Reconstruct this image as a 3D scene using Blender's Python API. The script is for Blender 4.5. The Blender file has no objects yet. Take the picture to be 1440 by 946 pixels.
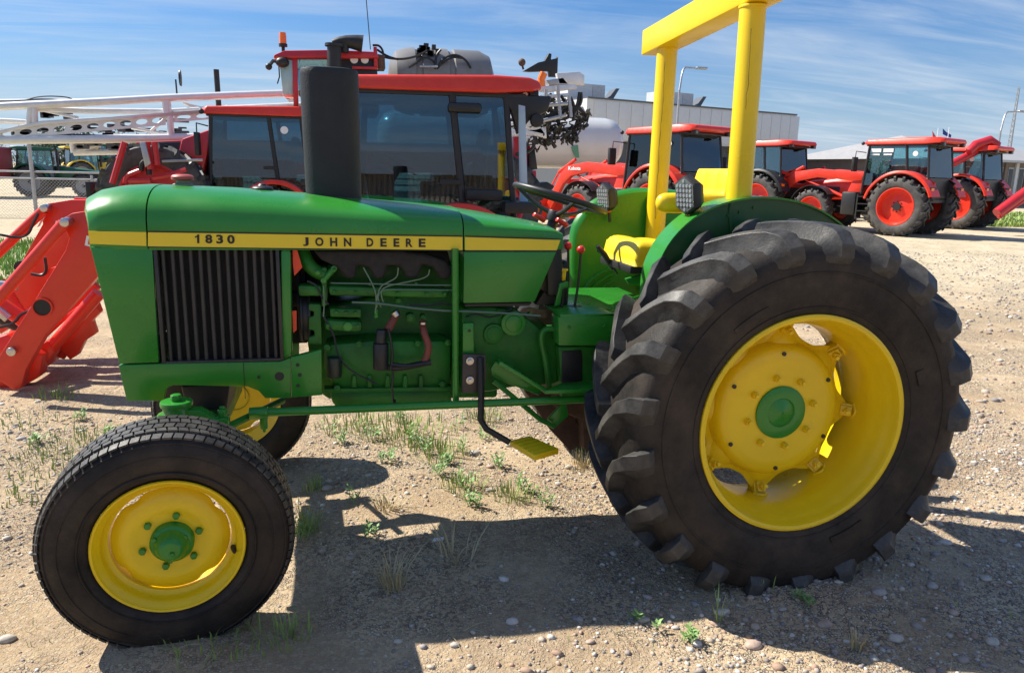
import bpy, bmesh, math, random
import numpy as np
from mathutils import Matrix, Vector, noise as mnoise
random.seed(7); rng = np.random.default_rng(7)
R = math.radians; PI = math.pi
scene = bpy.context.scene
# ------------------------------------------------------------ camera
YAW, PITCH, ROLL, FPX = .2234, .2148, .0226, 1056.
CAM = Vector((0, -3.026, 1.484))
Fw = Vector((math.sin(YAW)*math.cos(PITCH), math.cos(YAW)*math.cos(PITCH), -math.sin(PITCH)))
R0 = Vector((math.cos(YAW), -math.sin(YAW), 0)); U0 = R0.cross(Fw)
Rt = R0*math.cos(ROLL)+U0*math.sin(ROLL); Up = -R0*math.sin(ROLL)+U0*math.cos(ROLL)
cam = bpy.data.cameras.new('camera'); camo = bpy.data.objects.new('camera', cam)
scene.collection.objects.link(camo); scene.camera = camo
camo.matrix_world = Matrix(((Rt.x, Up.x, -Fw.x, CAM.x), (Rt.y, Up.y, -Fw.y, CAM.y), (Rt.z, Up.z, -Fw.z, CAM.z), (0, 0, 0, 1)))
cam.sensor_width = 36; cam.lens = 36*FPX/1440; cam.clip_end = 3000; cam.clip_start = .05
def ray(px, py): return Fw + Rt*((px-720)/FPX) - Up*((py-473)/FPX)
def at(px, py, y=None, x=None, z=None, d=None):
    """the point on a real plane (or at a real distance) that was measured at this photo pixel"""
    r = ray(px, py)
    if y is not None: k = (y-CAM.y)/r.y
    elif x is not None: k = (x-CAM.x)/r.x
    elif z is not None: k = (z-CAM.z)/r.z
    else: k = d
    return CAM + r*k
# ------------------------------------------------------------ light and sky
SUN = Vector((-.80, .52, 1.0)).normalized()          # towards the sun
sun = bpy.data.lights.new('sun', 'SUN'); sun.energy = 4.9; sun.angle = R(.55); sun.color = (1, .94, .83)
suno = bpy.data.objects.new('sun', sun); scene.collection.objects.link(suno)
suno.rotation_euler = SUN.to_track_quat('Z', 'Y').to_euler()
w = bpy.data.worlds.new('World'); scene.world = w; w.use_nodes = True
nt = w.node_tree; N = nt.nodes; L = nt.links; N.clear()
def wn(t, **k):
    n = N.new(t)
    for a, b in k.items(): setattr(n, a, b)
    return n
wo = wn('ShaderNodeOutputWorld'); bg = wn('ShaderNodeBackground'); bg.inputs[1].default_value = .055
sky = wn('ShaderNodeTexSky', sky_type='NISHITA', sun_disc=False)
sky.sun_elevation = math.asin(SUN.z); sky.sun_rotation = math.atan2(SUN.x, SUN.y); sky.air_density = 1.2; sky.dust_density = .6; sky.ozone_density = 2.2
tc = wn('ShaderNodeTexCoord'); sx = wn('ShaderNodeSeparateXYZ'); L.new(tc.outputs['Generated'], sx.inputs[0])
def wm(op, a, b=None, clamp=False):
    n = wn('ShaderNodeMath', operation=op, use_clamp=clamp)
    for i, v in enumerate((a, b)):
        if v is None: continue
        if isinstance(v, (int, float)): n.inputs[i].default_value = v
        else: L.new(v, n.inputs[i])
    return n.outputs[0]
zc = wm('MAXIMUM', sx.outputs[2], .0)
den = wm('ADD', zc, .12)
cx = wn('ShaderNodeCombineXYZ'); L.new(wm('DIVIDE', sx.outputs[0], den), cx.inputs[0]); L.new(wm('DIVIDE', sx.outputs[1], den), cx.inputs[1])
def layer(scale, rot, sc, lo, hi, dist=.6, det=9, rough=.62, off=(0, 0, 0)):
    mp = wn('ShaderNodeMapping'); mp.inputs['Rotation'].default_value = (0, 0, R(rot)); mp.inputs['Scale'].default_value = sc; mp.inputs['Location'].default_value = off
    L.new(cx.outputs[0], mp.inputs[0])
    n = wn('ShaderNodeTexNoise'); n.inputs['Scale'].default_value = scale; n.inputs['Detail'].default_value = det; n.inputs['Roughness'].default_value = rough; n.inputs['Distortion'].default_value = dist
    L.new(mp.outputs[0], n.inputs['Vector'])
    mr = wn('ShaderNodeMapRange', interpolation_type='SMOOTHSTEP'); mr.inputs[1].default_value = lo; mr.inputs[2].default_value = hi; L.new(n.outputs[0], mr.inputs[0])
    return mr.outputs[0]
c1 = layer(.9, 24, (.45, 1.5, 1), .40, .74, .5, off=(1.3, .4, 0))
c2 = layer(2.2, 30, (.28, 1.7, 1), .40, .72, 1.0, off=(4.3, 2.0, 0))
c3 = layer(.5, 10, (.6, 1.2, 1), .30, .60, .3, 6, off=(.2, 7.0, 0))
cl = wm('ADD', wm('MULTIPLY', c1, .62), wm('MULTIPLY', wm('MULTIPLY', c2, c3), .5), True)
# thin veil towards the horizon, as in a humid summer sky
veil = wm('POWER', wm('SUBTRACT', 1, wm('MINIMUM', wm('MULTIPLY', zc, 3.2), 1)), 2.0)
fac = wm('MINIMUM', wm('ADD', wm('MULTIPLY', cl, .85), 0), .85)
mix = wn('ShaderNodeMixRGB'); mix.inputs[2].default_value = (7.0, 7.9, 9.0, 1)
hs = wn('ShaderNodeHueSaturation'); hs.inputs['Saturation'].default_value = 1.15; tn = wn('ShaderNodeMixRGB', blend_type='MULTIPLY'); tn.inputs[0].default_value = 1; tn.inputs[2].default_value = (.61, .86, 1.26, 1); L.new(sky.outputs[0], tn.inputs[1]); L.new(tn.outputs[0], hs.inputs['Color'])
L.new(fac, mix.inputs[0]); mv = wn('ShaderNodeMixRGB'); mv.inputs[2].default_value = (5.2, 6.5, 8.3, 1); L.new(wm('MULTIPLY', veil, .80), mv.inputs[0]); L.new(hs.outputs[0], mv.inputs[1]); L.new(mv.outputs[0], mix.inputs[1]); L.new(mix.outputs[0], bg.inputs[0]); L.new(bg.outputs[0], wo.inputs[0])
vs = scene.view_settings; vs.view_transform = 'Standard'; vs.look = 'None'; vs.exposure = .84; vs.gamma = 1
scene.cycles.max_bounces = 8; scene.cycles.transparent_max_bounces = 12
scene.cycles.use_denoising = True
# ------------------------------------------------------------ materials
MATS = {}
def mat(name, base, rough=.5, metal=0, spec=.5, var=.0, vscale=6, dust=0, dustcol=(.30, .25, .19), bump=0, bscale=40, coat=0, rvar=0, dscale=3.0):
    if name in MATS: return MATS[name]
    m = bpy.data.materials.new(name); m.use_nodes = True; t = m.node_tree; b = t.nodes['Principled BSDF']
    b.inputs['Base Color'].default_value = (*base, 1); b.inputs['Roughness'].default_value = rough; b.inputs['Metallic'].default_value = metal
    b.inputs['Specular IOR Level'].default_value = spec
    if coat: b.inputs['Coat Weight'].default_value = coat; b.inputs['Coat Roughness'].default_value = .08
    tc = t.nodes.new('ShaderNodeTexCoord'); col = None
    def noise(s, d=6, r=.6):
        n = t.nodes.new('ShaderNodeTexNoise'); n.inputs['Scale'].default_value = s; n.inputs['Detail'].default_value = d; n.inputs['Roughness'].default_value = r
        t.links.new(tc.outputs['Object'], n.inputs['Vector']); return n.outputs[0]
    def rng_(src, a, b_, c, d):
        r = t.nodes.new('ShaderNodeMapRange'); t.links.new(src, r.inputs[0])
        for i, v in enumerate((a, b_, c, d)): r.inputs[i+1].default_value = v
        return r.outputs[0]
    if var:
        x = t.nodes.new('ShaderNodeMixRGB'); x.blend_type = 'MULTIPLY'; x.inputs[0].default_value = 1; x.inputs[1].default_value = (*base, 1)
        c = t.nodes.new('ShaderNodeCombineXYZ'); v = rng_(noise(vscale), .3, .7, 1-var, 1+var)
        for i in range(3): t.links.new(v, c.inputs[i])
        t.links.new(c.outputs[0], x.inputs[2]); col = x.outputs[0]
    if dust:
        x = t.nodes.new('ShaderNodeMixRGB'); x.inputs[1].default_value = (*base, 1); x.inputs[2].default_value = (*dustcol, 1)
        if col: t.links.new(col, x.inputs[1])
        t.links.new(rng_(noise(dscale, 8, .7), .38, .75, 0, dust), x.inputs[0]); col = x.outputs[0]
    if col: t.links.new(col, b.inputs['Base Color'])
    if rvar: t.links.new(rng_(noise(vscale*1.7), .3, .7, max(.02, rough-rvar), rough+rvar), b.inputs['Roughness'])
    if bump:
        n = t.nodes.new('ShaderNodeBump'); n.inputs['Strength'].default_value = bump; n.inputs['Distance'].default_value = .004
        t.links.new(noise(bscale, 5), n.inputs['Height']); t.links.new(n.outputs[0], b.inputs['Normal'])
    MATS[name] = m; return m
def glass(name, tint=(.55, .72, .74), amount=.35, rough=.01):
    if name in MATS: return MATS[name]
    m = bpy.data.materials.new(name); m.use_nodes = True; t = m.node_tree; t.nodes.clear()
    o = t.nodes.new('ShaderNodeOutputMaterial'); mx = t.nodes.new('ShaderNodeMixShader'); tr = t.nodes.new('ShaderNodeBsdfTransparent'); g = t.nodes.new('ShaderNodeBsdfGlossy')
    tr.inputs[0].default_value = (*tint, 1); g.inputs[0].default_value = (.95, .97, 1, 1); g.inputs['Roughness'].default_value = rough
    f = t.nodes.new('ShaderNodeFresnel'); f.inputs[0].default_value = 1.7; a = t.nodes.new('ShaderNodeMath'); a.operation = 'ADD'; a.inputs[1].default_value = amount-.07; a.use_clamp = True
    t.links.new(f.outputs[0], a.inputs[0]); t.links.new(a.outputs[0], mx.inputs[0]); t.links.new(tr.outputs[0], mx.inputs[1]); t.links.new(g.outputs[0], mx.inputs[2]); t.links.new(mx.outputs[0], o.inputs[0])
    MATS[name] = m; return m
GREEN = mat('green_paint', (.022, .225, .021), .30, var=.12, vscale=3, coat=.12, rvar=.08, dust=.08, dustcol=(.16, .17, .10))
GREEN2 = mat('cast_green_paint', (.018, .175, .017), .42, spec=.35, var=.35, vscale=9, dust=.30, dustcol=(.07, .09, .04), bump=.25, bscale=30, rvar=.12)
YEL = mat('yellow_paint', (.86, .60, .006), .33, var=.06, vscale=4, rvar=.08, dust=.22, dustcol=(.52, .36, .05), bump=.06, bscale=90)
YELV = mat('yellow_vinyl', (.86, .60, .012), .36, var=.05, vscale=12, bump=.08, bscale=120)
STRIPE = mat('yellow_decal', (.83, .62, .03), .35, var=.03)
BLK = mat('black_paint', (.014, .014, .015), .5, var=.2, vscale=14, dust=.15, dustcol=(.08, .07, .06))
MUF = mat('black_muffler_paint', (.016, .019, .023), .55, spec=.35, var=.25, vscale=8, bump=.5, bscale=120, dust=.15, dustcol=(.07, .07, .07))
GRILLE = mat('dark_grille', (.030, .029, .028), .5, var=.3, vscale=20, dust=.35, dustcol=(.08, .07, .055))
MANI = mat('manifold_iron', (.030, .026, .025), .85, var=.3, vscale=30, bump=.8, bscale=200)
RUB = mat('tyre_rubber', (.013, .012, .0115), .60, spec=.28, var=.35, vscale=5, dust=.75, dustcol=(.085, .062, .045), bump=.35, bscale=110, rvar=.14, dscale=4.5)
LUG = mat('lug_rubber', (.022, .022, .023), .5, spec=.35, var=.25, vscale=9, dust=.6, dustcol=(.15, .14, .125), bump=.3, bscale=120, rvar=.1, dscale=9)
RUB2 = mat('far_tyre_rubber', (.035, .035, .036), .65, dust=.6, dustcol=(.17, .15, .13), dscale=5)
STEEL = mat('bright_steel', (.55, .54, .52), .3, 1, var=.1)
IRON = mat('rusty_iron', (.10, .055, .035), .75, var=.4, vscale=12, bump=.4)
BRACK = mat('brown_black_bracket', (.045, .035, .032), .5, dust=.4, dustcol=(.11, .09, .08))
HOSE = mat('red_rubber_hose', (.22, .055, .035), .6, var=.2)
REDK = mat('red_knob', (.70, .035, .03), .3)
ORNG = mat('glimpsed_orange', (.80, .07, .02), .5)
RED = mat('tractor_red', (.74, .034, .012), .38, var=.06, coat=.1, rvar=.08, dust=.10, dustcol=(.5, .2, .12))
CRIM = mat('crimson_red', (.50, .018, .025), .35, var=.08, coat=.2)
PLAS = mat('black_plastic', (.018, .019, .021), .45, var=.2)
CABIN = mat('grey_interior', (.10, .10, .105), .8)
GLS = glass('cab_glass', (.66, .84, .86), .085); GLD = glass('dark_cab_glass', (.36, .50, .56), .09)
WHT = mat('white_paint', (.78, .78, .78), .4, var=.05)
ALU = mat('white_aluminium', (.72, .72, .72), .35, .25, var=.08)
GALV = mat('galvanised_steel', (.42, .43, .44), .45, .7, var=.15)
LAMP = mat('lamp_lens', (.16, .17, .18), .15, .4)
AMB = mat('orange_lens', (.95, .20, .02), .2)
TXT = mat('black_lettering', (.012, .012, .010), .5); TXTW = mat('white_lettering', (.82, .82, .80), .5)
# ------------------------------------------------------------ mesh helpers
COL = scene.collection
def orth(d):
    d = d.normalized(); a = Vector((0, 0, 1)) if abs(d.z) < .9 else Vector((0, 1, 0))
    u = d.cross(a).normalized(); return u, d.cross(u).normalized()
class M:
    def __init__(s): s.b = bmesh.new(); s.T = None
    def v(s, p):
        p = Vector(p); return s.b.verts.new(s.T @ p if s.T else p)
    def f(s, vs):
        try: return s.b.faces.new(vs)
        except ValueError: return None
    def ring(s, rings, closed=False, caps=True, loop=True):
        rs = [[s.v(p) for p in r] for r in rings]; n = len(rs[0])
        m = len(rs) if closed else len(rs)-1
        for i in range(m):
            a, b = rs[i], rs[(i+1) % len(rs)]
            for j in range(n if loop else n-1): s.f((a[j], a[(j+1) % n], b[(j+1) % n], b[j]))
        if caps and not closed and loop: s.f(rs[0][::-1]); s.f(rs[-1])
        return s
    def box(s, x0, x1, y0, y1, z0, z1): return s.prism([(x0, z0), (x1, z0), (x1, z1), (x0, z1)], 'y', y0, y1)
    def prism(s, pts, ax, a, b):
        k = {'y': lambda u, v, t: (u, t, v), 'x': lambda u, v, t: (t, u, v), 'z': lambda u, v, t: (u, v, t)}[ax]
        return s.ring([[k(u, v, a) for u, v in pts], [k(u, v, b) for u, v in pts]])
    def cyl(s, p0, p1, r0, r1=None, n=16):
        p0, p1 = Vector(p0), Vector(p1); u, w = orth(p1-p0); r1 = r0 if r1 is None else r1
        return s.ring([[p+(u*math.cos(2*PI*i/n)+w*math.sin(2*PI*i/n))*r for i in range(n)] for p, r in ((p0, r0), (p1, r1))])
    def tube(s, pts, r, n=8, smooth=0):
        P = [Vector(p) for p in pts]
        for _ in range(smooth):
            Q = [P[0]]
            for a, b in zip(P, P[1:]): Q += [a*.75+b*.25, a*.25+b*.75]
            P = Q+[P[-1]]
        if isinstance(r, (list, tuple)) and len(r) != len(P): r = [float(np.interp(i/(len(P)-1), np.linspace(0, 1, len(r)), r)) for i in range(len(P))]
        u = None; rings = []
        for i, p in enumerate(P):
            d = (P[min(i+1, len(P)-1)]-P[max(i-1, 0)]).normalized()
            u = orth(d)[0] if u is None else (u-d*u.dot(d)).normalized()
            w_ = d.cross(u); rr = r[i] if isinstance(r, (list, tuple)) else r
            rings.append([p+(u*math.cos(2*PI*k/n)+w_*math.sin(2*PI*k/n))*rr for k in range(n)])
        return s.ring(rings)
    def lathe(s, prof, c=(0, 0, 0), ax='y', n=48, closed=False, a0=0, a1=2*PI):
        full = abs(a1-a0-2*PI) < 1e-6; cnt = n if full else n+1; rings = []
        for i in range(cnt):
            a = a0+(a1-a0)*i/n; ca, sa = math.cos(a), math.sin(a)
            if ax == 'y': rings.append([(c[0]+r*ca, c[1]+t, c[2]+r*sa) for r, t in prof])
            elif ax == 'z': rings.append([(c[0]+r*ca, c[1]+r*sa, c[2]+t) for r, t in prof])
            else: rings.append([(c[0]+t, c[1]+r*ca, c[2]+r*sa) for r, t in prof])
        return s.ring(rings, closed=full, caps=closed, loop=closed)
    def ball(s, c, r, sc=(1, 1, 1), n=12):
        c = Vector(c); rings = []
        for i in range(1, n//2+1):
            a = PI*(i-.5)/(n//2); rings.append([c+Vector((math.sin(a)*math.cos(2*PI*k/n)*r*sc[0], math.sin(a)*math.sin(2*PI*k/n)*r*sc[1], math.cos(a)*r*sc[2])) for k in range(n)])
        return s.ring(rings)
    def build(s, name, m, parent=None, bev=0, smooth=38, label=None, cat=None, group=None, kind=None, seg=2):
        b = s.b; bmesh.ops.remove_doubles(b, verts=b.verts, dist=1e-5); bmesh.ops.recalc_face_normals(b, faces=b.faces)
        def sharp():
            out = []
            for e in b.edges:
                if len(e.link_faces) == 2 and e.calc_face_angle(0) > R(smooth): out.append(e)
            return out
        if bev: 
            try: bmesh.ops.bevel(b, geom=sharp(), offset=bev, segments=seg, affect='EDGES', clamp_overlap=True, profile=.5)
            except Exception: pass
        for f in b.faces: f.smooth = True
        for e in sharp(): e.smooth = False
        me = bpy.data.meshes.new(name); b.to_mesh(me); b.free(); me.materials.append(m)
        return link(name, me, parent, label, cat, group, kind)
def origin_of(o):
    v = Vector()
    while o: v += o.location; o = o.parent
    return v
def link(name, me, parent=None, label=None, cat=None, group=None, kind=None):
    o = bpy.data.objects.new(name, me); COL.objects.link(o)
    if parent:
        off = origin_of(parent)
        if off.length > 1e-7: me.transform(Matrix.Translation(-off))
        o.parent = parent
    tag(o, label, cat, group, kind); return o
def tag(o, label=None, cat=None, group=None, kind=None):
    for k, v in (('label', label), ('category', cat), ('group', group), ('kind', kind)):
        if v: o[k] = v
    return o
def thing(name, label, cat, loc=(0, 0, 0), group=None):
    o = bpy.data.objects.new(name, None); COL.objects.link(o); o.location = loc; o.empty_display_size = .2
    return tag(o, label, cat, group)
def raw(name, V, F, m, parent=None, smooth=False, **k):
    me = bpy.data.meshes.new(name); me.from_pydata([tuple(p) for p in V], [], F); me.materials.append(m)
    if smooth: me.shade_smooth()
    return link(name, me, parent, **k)
def copy_tree(o, parent=None):
    c = o.copy(); COL.objects.link(c); c.parent = parent
    for ch in o.children: copy_tree(ch, c)
    return c
def letters(name, txt, p, width, height, m, parent, rotz=0, bold=.02, space=1.0, thick=.0012, tilt=0, label=None):
    """flat lettering facing -y (turned by rotz), lower left corner at p"""
    cu = bpy.data.curves.new(name, 'FONT'); cu.body = txt; cu.offset = bold; cu.space_character = space; cu.extrude = .5; cu.resolution_u = 4
    o = bpy.data.objects.new(name, cu); COL.objects.link(o); bpy.context.view_layer.update()
    me = bpy.data.meshes.new_from_object(o.evaluated_get(bpy.context.evaluated_depsgraph_get()))
    bpy.data.objects.remove(o); bpy.data.curves.remove(cu)
    co = np.array([v.co[:] for v in me.vertices]); lo, hi = co.min(0), co.max(0)
    S = Matrix.Diagonal((width/(hi[0]-lo[0]), height/(hi[1]-lo[1]), thick, 1)) @ Matrix.Translation((-lo[0], -lo[1], 0))
    me.transform(Matrix.Translation(p) @ Matrix.Rotation(rotz, 4, 'Z') @ Matrix.Rotation(tilt, 4, 'Y') @ Matrix.Rotation(PI/2, 4, 'X') @ S)
    me.materials.clear(); me.materials.append(m); me.name = name
    return link(name, me, parent, label)
def px(pts, y): return [(q.x, q.z) for q in (at(a, b, y=y) for a, b in pts)]
# ------------------------------------------------------------ ground
def gh(x, y):
    v = .016*math.sin(1.7*x+.6)*math.sin(1.3*y+1.1)+.007*math.sin(4.1*x+2.2*y)+.005*math.sin(6.3*y-3.1*x+1)+.022*(mnoise.noise(Vector((x*1.6, y*1.6, 3))))+.010*mnoise.noise(Vector((x*6, y*6, 7)))
    k = min(1, max(0, (14-math.hypot(x, y))/8))
    v = v*k*.8
    v += .040*math.exp(-((x-1.60)/.34)**4-((y+.62)/.34)**4)+.016*math.exp(-((x+.55)/.22)**4-((y+.68)/.22)**4)
    return v
def ground_mat():
    m = bpy.data.materials.new('gravel_soil'); m.use_nodes = True; t = m.node_tree; b = t.nodes['Principled BSDF']; b.inputs['Roughness'].default_value = .95; b.inputs['Specular IOR Level'].default_value = .15
    tc = t.nodes.new('ShaderNodeTexCoord')
    def n_(s, d=8, r=.65, dist=0):
        n = t.nodes.new('ShaderNodeTexNoise'); n.inputs['Scale'].default_value = s; n.inputs['Detail'].default_value = d; n.inputs['Roughness'].default_value = r; n.inputs['Distortion'].default_value = dist
        t.links.new(tc.outputs['Object'], n.inputs['Vector']); return n.outputs[0]
    def vo(s, out='Color', feat='F1', jit=1):
        n = t.nodes.new('ShaderNodeTexVoronoi'); n.feature = feat; n.inputs['Scale'].default_value = s; t.links.new(tc.outputs['Object'], n.inputs['Vector']); return n.outputs[out]
    def mr(src, a, b_, c=0, d=1):
        r = t.nodes.new('ShaderNodeMapRange'); r.interpolation_type = 'SMOOTHSTEP'; t.links.new(src, r.inputs[0])
        for i, v in enumerate((a, b_, c, d)): r.inputs[i+1].default_value = v
        return r.outputs[0]
    def mx(f, a, b_, mode='MIX'):
        x = t.nodes.new('ShaderNodeMixRGB'); x.blend_type = mode
        for i, v in ((0, f), (1, a), (2, b_)):
            if isinstance(v, float): x.inputs[i].default_value = v
            elif isinstance(v, tuple): x.inputs[i].default_value = (*v, 1)
            else: t.links.new(v, x.inputs[i])
        return x.outputs[0]
    def ma(op, a, b_):
        x = t.nodes.new('ShaderNodeMath'); x.operation = op
        for i, v in ((0, a), (1, b_)):
            if isinstance(v, (int, float)): x.inputs[i].default_value = v
            else: t.links.new(v, x.inputs[i])
        return x.outputs[0]
    soil = mx(mr(n_(1.1), .38, .64), (.42, .30, .175), (.60, .465, .295))
    soil = mx(mr(n_(9), .35, .7, 0, .6), soil, (.31, .22, .145))
    soil = mx(mr(n_(55, 4), .45, .75, 0, .55), soil, (.66, .56, .42))
    # gravel: voronoi cells, each stone its own tint
    sep = t.nodes.new('ShaderNodeSeparateColor'); t.links.new(vo(95), sep.inputs[0])
    st = mx(sep.outputs[0], (.34, .285, .21), (.74, .65, .49))
    st = mx(mr(sep.outputs[1], .7, .95), st, (.38, .25, .18))
    edge = mr(vo(95, 'Distance', 'DISTANCE_TO_EDGE'), .0, .22)
    st = mx(edge, (.20, .15, .11), st)
    mask = mr(n_(1.6, 5, .6, .4), .40, .60, .25, 1.0)
    pres = mr(sep.outputs[2], .35, .5); gm = ma('MULTIPLY', mask, pres)
    col = mx(gm, soil, st)
    sx = t.nodes.new('ShaderNodeSeparateXYZ'); t.links.new(tc.outputs['Object'], sx.inputs[0])
    # paler, finer crushed gravel over the yard further back
    col = mx(mr(n_(.55, 9, .7, .8), .50, .72, 0, .65), col, (.27, .195, .13))
    far = ma('MULTIPLY', mr(sx.outputs[1], 2.5, 8.0, 0, .8), 1.0)
    yard = mx(mr(n_(14, 9, .75), .3, .7), (.45, .37, .255), (.74, .64, .46))
    yard = mx(mr(n_(.35, 6), .45, .7, 0, .35), yard, (.34, .33, .17))
    col = mx(far, col, yard)
    t.links.new(col, b.inputs['Base Color'])
    bu = t.nodes.new('ShaderNodeBump'); bu.inputs['Strength'].default_value = .9; bu.inputs['Distance'].default_value = .010
    hgt = ma('ADD', ma('MULTIPLY', ma('MULTIPLY', edge, gm), .8), ma('ADD', ma('MULTIPLY', n_(24, 10, .7), 1.3), ma('MULTIPLY', n_(130, 4, .7), .5)))
    t.links.new(hgt, bu.inputs['Height']); t.links.new(bu.outputs[0], b.inputs['Normal'])
    return m
GM = ground_mat()
def axis_pts(lo, hi, fine, far):
    a = list(np.arange(lo, hi, fine)); s = fine
    x = hi
    while x < far: a.append(x); s *= 1.35; x += s
    a.append(far); s = fine; x = lo; pre = []
    while x > -far: 
        s *= 1.35; x -= s; pre.append(max(x, -far))
    return sorted(set([round(float(q), 4) for q in pre+a]))
gx = axis_pts(-3.2, 4.6, .045, 900); gy = axis_pts(-2.6, 4.2, .045, 900)
V = [(x, y, gh(x, y)) for y in gy for x in gx]; nx = len(gx)
F = [(j*nx+i, j*nx+i+1, (j+1)*nx+i+1, (j+1)*nx+i) for j in range(len(gy)-1) for i in range(nx-1)]
ground = raw('ground', V, F, GM, smooth=True, kind='structure')
# ------------------------------------------------------------ the green tractor
YC = .06
T = thing('farm_tractor', 'green two-wheel-drive farm tractor with yellow wheels and a yellow roll bar parked in the foreground', 'tractor', (.55, YC, 0))
# --- wheels
def xf_wheel(c, steer=0, camber=0, flip=False):
    return Matrix.Translation(c) @ Matrix.Rotation(steer, 4, 'Z') @ Matrix.Rotation(camber, 4, 'X') @ (Matrix.Diagonal((1, -1, 1, 1)) if flip else Matrix())
def front_wheel(c, steer, camber, flip):
    X = xf_wheel(c, steer, camber, flip) @ Matrix.Scale(1.03, 4)        # local: outer face towards -y, y=0 is the tyre centre
    m = M(); m.T = X
    prof = [(.213, -.082), (.228, -.098), (.262, -.107), (.30, -.106), (.322, -.099), (.338, -.088), (.347, -.076), (.3505, -.04), (.3515, 0), (.3505, .04), (.347, .076), (.338, .088), (.322, .099), (.30, .106), (.262, .107), (.228, .098), (.213, .082)]
    m.lathe(prof, n=96); ty = m.build('front_tyre', RUB, T)
    m = M(); m.T = X
    for r in (.241, .292, .329):
        m.lathe([(r-.004, -.1025 if r < .3 else -.0965), (r-.001, -.1085 if r < .32 else -.099), (r+.001, -.1085 if r < .32 else -.099), (r+.004, -.1045 if r < .3 else -.095)], n=96)
    m.build('sidewall_rib', RUB, ty)
    # tread: six ribs cut into blocks
    m = M(); m.T = X; nb = 76
    for ri, (y0, y1) in enumerate(((-.092, -.070), (-.064, -.040), (-.034, -.004), (.004, .034), (.040, .064), (.070, .092))):
        for k in range(nb):
            a0 = 2*PI*(k+.5*(ri % 2))/nb; a1 = a0+2*PI/nb*.82; sk = .012*(1 if ri % 2 else -1)
            ro = .3585 if abs(y0+y1) < .15 else .352
            def pt(a, y, r): return (r*math.cos(a), y, r*math.sin(a))
            ri_ = ro-.012; yi0, yi1 = (y0, y1)
            m.ring([[pt(a0, y0, ri_), pt(a0+sk, y1, ri_), pt(a1+sk, y1, ri_), pt(a1, y0, ri_)], [pt(a0, y0, ro-(.006 if ri == 0 else 0)), pt(a0+sk, y1, ro-(.006 if ri == 5 else 0)), pt(a1+sk, y1, ro-(.006 if ri == 5 else 0)), pt(a1, y0, ro-(.006 if ri == 0 else 0))]])
    m.build('tread_block', LUG, ty, kind='stuff')
    m = M(); m.T = X
    m.lathe([(.2115, -.086), (.2135, -.092), (.2105, -.096), (.205, -.094), (.200, -.084), (.190, -.076), (.186, -.066), (.186, -.052), (.180, -.044), (.171, -.040), (.168, -.02), (.168, .05), (.186, .06), (.2, .084), (.2125, .09)], n=72)
    rim = m.build('front_rim', YEL, T)
    # pressed disc with a raised ring, cut back at four places
    m = M(); m.T = X; n = 96; rings = []
    def edge(a): return .1665-.011*max(0, math.cos(4*(a-.6)))**6
    for rr, yy in ((0, -.047), (.062, -.047), (.078, -.045), (.095, -.049), (.112, -.055), (.120, -.0555), (.140, -.050), (.150, -.044), (1, -.03)):
        rings.append([((edge(2*PI*k/n) if rr == 1 else max(rr, .001))*math.cos(2*PI*k/n), yy, (edge(2*PI*k/n) if rr == 1 else max(rr, .001))*math.sin(2*PI*k/n)) for k in range(n)])
    m.ring(rings+[[(p[0]*.985, p[1]+.006, p[2]*.985) for p in rings[-1]]]+[[(p[0], p[1]+.007, p[2]) for p in rings[1]]]); m.build('wheel_disc', YEL, rim)
    m = M(); m.T = X; m.lathe([(.062, -.03), (.062, -.066), (.056, -.075), (.050, -.078), (.044, -.092), (.036, -.108), (.027, -.118), (.001, -.120)], n=32, c=(.004, 0, 0))
    for k in range(3):
        a = 2*PI*k/3+.5; m.cyl((.048*math.cos(a), -.07, .048*math.sin(a)), (.048*math.cos(a), -.088, .048*math.sin(a)), .008, n=6)
    m.cyl((.008, -.11, -.004), (.010, -.128, -.008), .007, n=8)
    m.build('hub', GREEN, T, bev=.002)
    for k in range(6):
        a = 2*PI*k/6+.28; p = (.083*math.cos(a), -.043, .083*math.sin(a)); q = (p[0], -.060, p[2])
        m = M(); m.T = X; m.cyl(p, q, .0115, .0105, n=6); m.build('wheel_nut', GREEN, rim, bev=.0015)
    m = M(); m.T = X; m.tube([(.172, -.05, -.045), (.176, -.075, -.046), (.178, -.085, -.047)], [.008, .007, .004]); m.build('valve_stem', PLAS, rim)
front_wheel((-.548, -.665, .350), .10, .035, False)
front_wheel((-.548, .765, .352), .10, -.03, True)
# rear wheels
RC = [(.395, -.185), (.42, -.197), (.47, -.209), (.52, -.212), (.56, -.213), (.60, -.210), (.628, -.196), (.645, -.165), (.655, -.10), (.658, 0)]
def carc(s):
    """outward path over the carcass from the tread centre (s=0) down the sidewall (s=1): r, y, normal"""
    P = [(.658, 0), (.655, -.09), (.648, -.15), (.634, -.187), (.608, -.207), (.575, -.212)]
    d = [0]
    for a, b in zip(P, P[1:]): d.append(d[-1]+math.hypot(a[0]-b[0], a[1]-b[1]))
    t = s*d[-1]
    for i in range(len(P)-1):
        if t <= d[i+1]+1e-9:
            k = (t-d[i])/(d[i+1]-d[i]); r = P[i][0]*(1-k)+P[i+1][0]*k; y = P[i][1]*(1-k)+P[i+1][1]*k
            dr, dy = P[i+1][0]-P[i][0], P[i+1][1]-P[i][1]; l = math.hypot(dr, dy); return r, y, (-dy/l, dr/l)
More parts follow.
